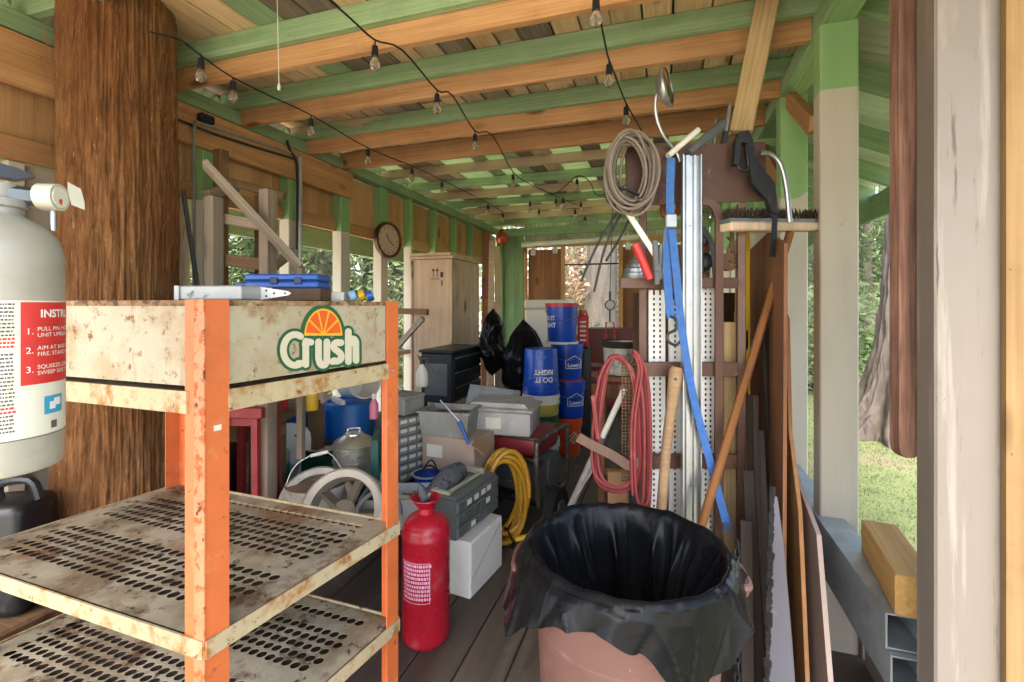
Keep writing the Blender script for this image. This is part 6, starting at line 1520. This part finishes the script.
mb = MB(); mb.bar(W(655, 240, DS - .1), W(657, 285, DS - .1), .014, .02, bev=.003); mb.bar(W(661, 243, DS - .1), W(660, 280, DS - .1), .012, .014, bev=.003); mb.cyl(W(658, 268, DS - .115), W(658, 268, DS - .08), .012); mb.obj('jaws', GREYDK, ct, world=True)
# dark stuff seen between the rails: scales of the stand's upper bay
hb_ = thing('hand_drill', 'dark hand drill hung behind the curved brown rail', 'drill', W(706, 270, DS + .06))
mb = MB(); mb.tube([W(695, 208, DS + .05), W(700, 225, DS + .05), W(712, 245, DS + .05), W(714, 278, DS + .05)], [.008, .012, .012, .005], 8, smooth=4); mb.obj('crank', GREYDK, hb_, world=True)
mb = MB(); mb.ball(W(705, 262, DS + .06), .03, 1, .5, 1.3); mb.ball(W(704, 240, DS + .06), .022, 1, .5, 1.2); mb.obj('body', BLACKM, hb_, world=True)
mb = MB(); q = W(726, 222, DS + .03); mb.box(q, (.05, .04, .07), rz=YAW, bev=.01); solo(mb, 'black_pouch', BLACKP, 'small black pouch hung beside the curved rail top', 'pouch')
# brown back board behind the stand
p = FL(672, 2.3, 0); mb = MB(); mb.box((.06, 0, .73), (.5, .018, 1.46), bev=.003); mb.box((-.16, -.014, .73), (.05, .012, 1.44), bev=.002); mb.box((0, -.014, 1.22), (.26, .012, .05), bev=.002); solo(mb, 'old_door', DARKWZ, 'old dark brown timber door standing behind the tool stand', 'panel', p, YAW)
p = FL(618, 2.10, 0); mb = MB(); mb.box((0, 0, .33), (.09, .02, .66), bev=.003); solo(mb, 'tan_board', CARD, 'short tan board standing by the red cords', 'board', p, YAW)

# ------------------------------------------------------------------ red cords, strap, lattice, shop pole
def cord(label, cx0, cx1, ytop, ybot, n, dd, seed, hangx):
    t = thing('extension_cord', label, 'cord', W((cx0 + cx1) / 2, ybot, DS - .1), 0, 'faded red cords on the stand')
    mb = MB(); r = random.Random(seed)
    for k in range(n):
        l_, rr_ = cx0 + r.uniform(-3, 5), cx1 + r.uniform(-5, 3); yb = ybot - r.uniform(0, 26); d_ = DS - .08 + dd - .006 * k; xt = hangx + r.uniform(-3, 3)
        mb.tube([W(xt, ytop + r.uniform(-3, 3), d_), W(rr_ - 5, ytop + 18, d_), W(rr_, ytop + 70, d_ - .02), W(rr_ - 1, yb - 15, d_ - .02), W((l_ + rr_) / 2, yb, d_ - .03), W(l_ + 1, yb - 15, d_ - .02), W(l_, ytop + 70, d_ - .01), W(l_ + 7, ytop + 18, d_)], .0058, 7, closed=True, smooth=6)
    mb.obj('loops', REDCORD, t, world=True); return t
c1 = cord('faded red extension cord looped at the left end of the stand', 596, 640, 358, 512, 5, 0, 1, 616)
c2 = cord('faded red cord looped over the rusty lattice', 630, 648, 352, 520, 4, -.03, 2, 634)
mb = MB(); mb.bar(W(593, 395, DS - .12), W(598, 440, DS - .13), .016, .016, bev=.004); mb.obj('plug', REDCORD, c1, world=True)
mb = MB(); mb.cyl(W(634, 495, DS - .14), W(634, 520, DS - .14), .014); mb.obj('plug', BLACKP, c2, world=True)
mb = MB(); mb.ribbon([W(578, 437, DS - .16), W(592, 445, DS - .16), W(612, 455, DS - .15), W(630, 466, DS - .13), W(640, 460, DS - .12)], .034, .006, (0, 0, 1)); solo(mb, 'tie_strap', FABR, 'dusty brown strap tying the red cords together', 'strap')
lt = thing('steel_lattice', 'narrow rusty perforated steel strip hanging among the red cords', 'lattice strip', FL(629, DS - .06, ZZ(482, DS - .06)), YAW)
zb_, zt_ = ZZ(482, DS - .06), ZZ(362, DS - .06); H = zt_ - zb_
mb = MB()
for c in range(5): mb.box((-.026 + .013 * c, 0, H / 2), (.004, .003, H))
for k in range(int(H / .013)): mb.box((0, .0005, .006 + .013 * k), (.054, .003, .0042))
mb.obj('strip', RUST, lt, smooth=False)
mb = MB(); mb.tube([(0, .0, H), (0, -.02, H + .02), (0, .02, H + .03)], .004, 6); mb.obj('hook', RUST, lt)
shp = thing('shop_pole', 'white and grey telescopic pole leaning left of the red cords', 'pole', FL(533, 2.3, 0))
a = W(625, 388, 1.98); c_ = FL(532, 2.3, .006); b = a.lerp(c_, .24)
mb = MB(); mb.cyl(a, b, .0125, n=16); mb.obj('upper_tube', WHITEPL, shp, world=True)
dv = (c_ - b).normalized(); fl = c_
mb = MB(); mb.cyl(b, fl, .016, n=16); mb.obj('lower_tube', GREYPL, shp, world=True)
mb = MB(); mb.cyl(b + dv * -.03, b + dv * .03, .019, n=16); mb.obj('collar', GREYDK, shp, world=True)
stick('thin_rod', 'thin pale rod leaning left of the telescopic pole', 'rod', (596, 465, 1.95), (548, 540, 1.9), .004, .004, GREYLX)

# ------------------------------------------------------------------ sheets and sticks leaning along the right wall
def wallsheet(name, label, X, pts, th, m, lean=0.):
    """sheet standing along the wall; pts = (y, z) outline"""
    mb = MB(); M = Matrix(((0, 0, 1, X), (1, 0, 0, 0), (0, 1, 0, 0), (0, 0, 0, 1)))
    mb.prism(pts, th, M)
    if lean: mb.warp(lambda v: Vector((v.x + lean * v.z, v.y, v.z)))
    return solo(mb, name, m, label, 'sheet')
wallsheet('plywood_sheet', 'tall dark-faced plywood sheet leaning on the right wall behind the broom handle', .37, [(1.78, .003), (3.0, .003), (2.95, 1.66), (2.2, 1.7), (1.9, 1.62)], .012, BROWNZ, .02)
wallsheet('plywood_sheet', 'splintered plywood sheet with pale raw edge next to the half-green post', .41, [(1.62, .003), (2.75, .003), (2.75, 1.5), (2.3, 1.52), (1.98, 1.35), (1.92, .95), (1.78, .72)], .012, wood('splintered_plywood', '#765031', '#a0764a', 'Z', knots=.4, rnd=.05, scale=8), .012)
wallsheet('painted_panel', 'pinkish beige panel with ragged sloping top low on the right wall', .45, [(1.5, .003), (2.85, .003), (2.85, 1.2), (2.5, 1.0), (2.2, .86), (2.15, .8), (1.75, .66)], .014, PINKB, .02)
SLATE = paint('lilac_grey_panel', '#5f5e66', .4, var=.08, spots=[('#4f4d55', 6, .58, .2), ('#7f7d84', 18, .64, .1)])
sg_ = FL(779, 1.44, .003); sM = Matrix.Translation(sg_) @ Matrix.Rotation(YAW + R(-38), 4, 'Z') @ Matrix.Rotation(R(90 - 7), 4, 'X')
zq = .78
mb = MB(); mb.prism([(-.03, 0), (.055, 0), (.05, .12), (.03, .36), (.005, .62), (-.018, zq), (-.032, zq + .01), (-.034, .5), (-.036, .2)], .008, sM)
o = solo(mb, 'slate_panel', SLATE, 'grey-lilac panel with jagged black edge leaning beside the dark sticks', 'sheet')
r = random.Random(21); mb = MB()
for k in range(40):
    t = k / 39; q = sM @ Vector((-.037 + .004 * t, .01 + (zq + .01) * t, .004)); mb.box(q, (.014 + r.uniform(0, .012), .012, .026), rz=YAW - R(38) + r.uniform(-.4, .4), bev=.003)
e_ = mb.obj('jagged_edge', RUBBER, None); e_.parent = o; e_.location = e_.location - o.location
for i, (px0, px1, y1, d, w, lab) in enumerate([(744, 752, 395, 1.62, .05, 'broad dark plank leaning behind the trash can'), (752, 748, 470, 1.56, .035, 'short dark stick behind the trash can handle'), (760, 757, 430, 1.62, .045, 'dark plank next to the jagged panel'), (736, 746, 520, 1.52, .04, 'lowest dark stick beside the trash can'), (768, 764, 320, 1.78, .03, 'long dark stick in front of the dark plywood sheet')]):
    a = FL(px0 + 12, d, 0.003); b_ = W(px1, y1, d + .12); o = beam('dark_stick', a, b_, .02, w, DARKX, roll=R(30 + 20 * i)); tag(o, lab, 'stick', 'dark sticks behind the trash can')
cn = thing('chain', 'black chain hanging down by the trash can handle', 'chain', FL(737, 1.5, .1))
mb = MB(); top = W(737, 545, 1.5)
for k in range(16):
    c_ = top + Vector((0, 0, -.028 * k)); ax = Vector((CS, SN, 0)) if k % 2 else Vector((-SN, CS, 0))
    mb.tube([c_ + ax * .009 * math.cos(R(45 * j)) + Vector((0, 0, .018 * math.sin(R(45 * j)))) for j in range(8)], .0032, 6, closed=True)
mb.obj('links', BLACKM, cn, world=True)['kind'] = 'stuff'
mb = MB(); q = W(742, 340, 2.0); mb.box(q, (.05, .03, .10), rz=YAW, bev=.015); q2 = W(744, 385, 2.0); mb.box(q2, (.03, .03, .1), rz=YAW, bev=.01); mb.cyl(q, q2, .01); solo(mb, 'black_bracket', BLACKM, 'black metal bracket hung right of the yellow lumber', 'bracket')
o = beam('pale_brace', W(769, -6, 1.97), W(741, 132, 2.02), .04, .088, YELLOWX, shed); o.name = 'diagonal_brace'

# ================================================================== string lights
def string(label, pts, bulbs, seed):
    t = thing('string_lights', label, 'string lights', W(pts[0][0], pts[0][1], pts[0][2]), 0, 'string lights under the rafters')
    mb = MB(); mb.tube([W(*p) for p in pts], .0042, 6, smooth=4); mb.obj('cable', CORD, t, world=True)
    for x, y, d in bulbs:
        q = W(x, y, d)
        mb = MB(); mb.cyl(q, q - Vector((0, 0, .03)), .0035, n=6); mb.cyl(q - Vector((0, 0, .022)), q - Vector((0, 0, .066)), .0125, .0145, n=12); so = mb.obj('socket', BLACKP, t, world=True)
        mb = MB(); mb.lathe([(.010, .0), (.012, -.007), (.019, -.024), (.021, -.037), (.017, -.05), (.007, -.057), (.001, -.058)], q - Vector((0, 0, .065)), 16); b = mb.obj('bulb', GLASS, t, world=True); b.parent = so; b.location = b.location - so.location
        mb = MB(); mb.cyl(q - Vector((0, 0, .085)), q - Vector((0, 0, .12)), .004, .006, n=6); fz = mb.obj('filament', paint('brass_filament', '#c9a25a', .4, .5) if 'brass_filament' not in bpy.data.materials else bpy.data.materials['brass_filament'], t, world=True); fz.parent = so; fz.location = fz.location - so.location
def dz(y, Z=1.09): return FPX * Z / max(20, HY - y)
s1 = [(150, 32), (180, 40), (200, 55), (232, 77), (270, 96), (311, 115), (368, 148), (412, 166), (442, 180), (488, 203), (503, 212)]
string('leftmost string of bulbs, along the left wall side', [(x, y, dz(y)) for x, y in s1], [(x, y, dz(y)) for x, y in ((201, 54), (233, 77), (311, 115), (368, 147), (412, 166), (442, 180), (488, 203), (503, 212))], 1)
s2 = [(318, -10), (350, 18), (375, 40), (402, 50), (437, 90), (452, 95), (475, 131), (492, 135), (513, 172), (530, 184), (556, 196), (577, 205)]
string('middle string of bulbs, running down the middle of the ceiling', [(x, y, dz(y)) for x, y in s2], [(x, y, dz(y)) for x, y in ((375, 41), (437, 90), (475, 131), (513, 172), (530, 200), (539, 208), (556, 197))], 2)
s3 = [(594, -40), (596, -5), (606, 48), (610, 62), (626, 103), (640, 128), (650, 150)]
string('rightmost string of bulbs, dropping toward the cable coil', [(x, y, dz(y)) for x, y in s3], [(x, y, dz(y)) for x, y in ((596, -8), (609, 60), (626, 103))], 3)
s4 = [(538, 188), (556, 193), (577, 176), (590, 182), (600, 196), (640, 178)]
string('far tangled string of bulbs near the back window', [(x, y, 4.1 + .01 * i) for i, (x, y) in enumerate(s4)], [(577, 177, 4.1), (575, 208, 4.9), (585, 215, 5.3), (581, 201, 4.9), (563, 196, 4.1)], 4)
pc = T('pull_cord', 'pale pull cord hanging from the ceiling at upper left', 'cord', 277, 2.05)
a, b = W(277, -12, 2.05), W(279, 84, 2.05); a.z = 2.77
mb = MB(); mb.cyl((a.x, a.y, a.z), b, .002, n=6); mb.obj('cord', WHITEPL, pc, world=True)
mb = MB(); mb.lathe([(.001, 0), (.006, .002), (.007, .02), (.003, .03), (.001, .031)], b - Vector((0, 0, .028)), 12); mb.obj('pull', WHITEPL, pc, world=True)
for px, py, d in ((614, 66, 2.62), (690, 52, 2.7), (702, 58, 2.72), (700, 105, 3.2)): # nails and hooks on the rafters
    q = W(px, py, d); mb = MB(); mb.cyl(q, q + Vector((0, 0, .1)), .003, n=6); mb.tube([q, q + Vector((.01, 0, -.012)), q + Vector((.02, 0, 0))], .003, 6); mb.obj('ceiling_hook', BLACKM, shed, world=True)

# a few more tools hung between the rails of the stand
pu = thing('pulley', 'rusty pulley wheel hung behind the curved brown rail', 'pulley', W(709, 285, DS + .04), YAW)
mb = MB(); q = W(728, 262, DS + .03); mb.lathe([(.006, -.012), (.036, -.012), (.03, 0), (.036, .012), (.006, .012), (.006, -.012)], (0, 0, 0), 28, Matrix.Rotation(R(90), 3, 'X'), caps=False); mb.bm.transform(Matrix.Translation(q) @ Matrix.Rotation(YAW, 4, 'Z')); mb.obj('wheel', RUST, pu, world=True)
mb = MB(); mb.tube([q + Vector((0, 0, -.02)), q + Vector((0, .0, .05)), q + Vector((.012, 0, .08)), q + Vector((-.004, 0, .1))], .005, 6, smooth=4); mb.obj('hook', RUST, pu, world=True)
hs2 = thing('hand_saw', 'small hand saw with brown grip hung behind the aluminium channel', 'saw', W(668, 285, DS + .05), YAW)
mb = MB(); a_ = W(672, 215, DS + .03); b_ = W(664, 278, DS + .03); mb.bar(a_, b_, .004, .045); mb.obj('blade', GALV, hs2, world=True)
mb = MB(); mb.tube([a_ + Vector((-.03, 0, 0)), a_ + Vector((-.03, 0, .06)), a_ + Vector((.02, 0, .07)), a_ + Vector((.02, 0, .01))], .012, 8, closed=True, smooth=4); mb.obj('grip', HANDLEX, hs2, world=True)
for i, (x, y0, y1, dd, m, lab) in enumerate([(700, 214, 276, .03, BLACKM, 'black wrench hung nearest the aluminium channel'), (731, 216, 258, .02, RUST, 'rusty wrench hung beside the stand upright')]):
    t = thing('wrench', lab, 'wrench', W(x, y1, DS + dd), YAW, 'wrenches on the stand')
    mb = MB(); a_, b_ = W(x, y0, DS + dd), W(x + 2, y1, DS + dd); mb.bar(a_, b_, .006, .018, bev=.002); mb.tube([b_ + Vector((.018 * math.cos(R(k * 27)), 0, -.012 + .018 * math.sin(R(k * 27)))) for k in range(-6, 5)], .006, 6); mb.cyl(a_ - Vector((0, .004, 0)), a_ + Vector((0, .004, 0)), .016, n=12); mb.obj('shaft', m, t, world=True)
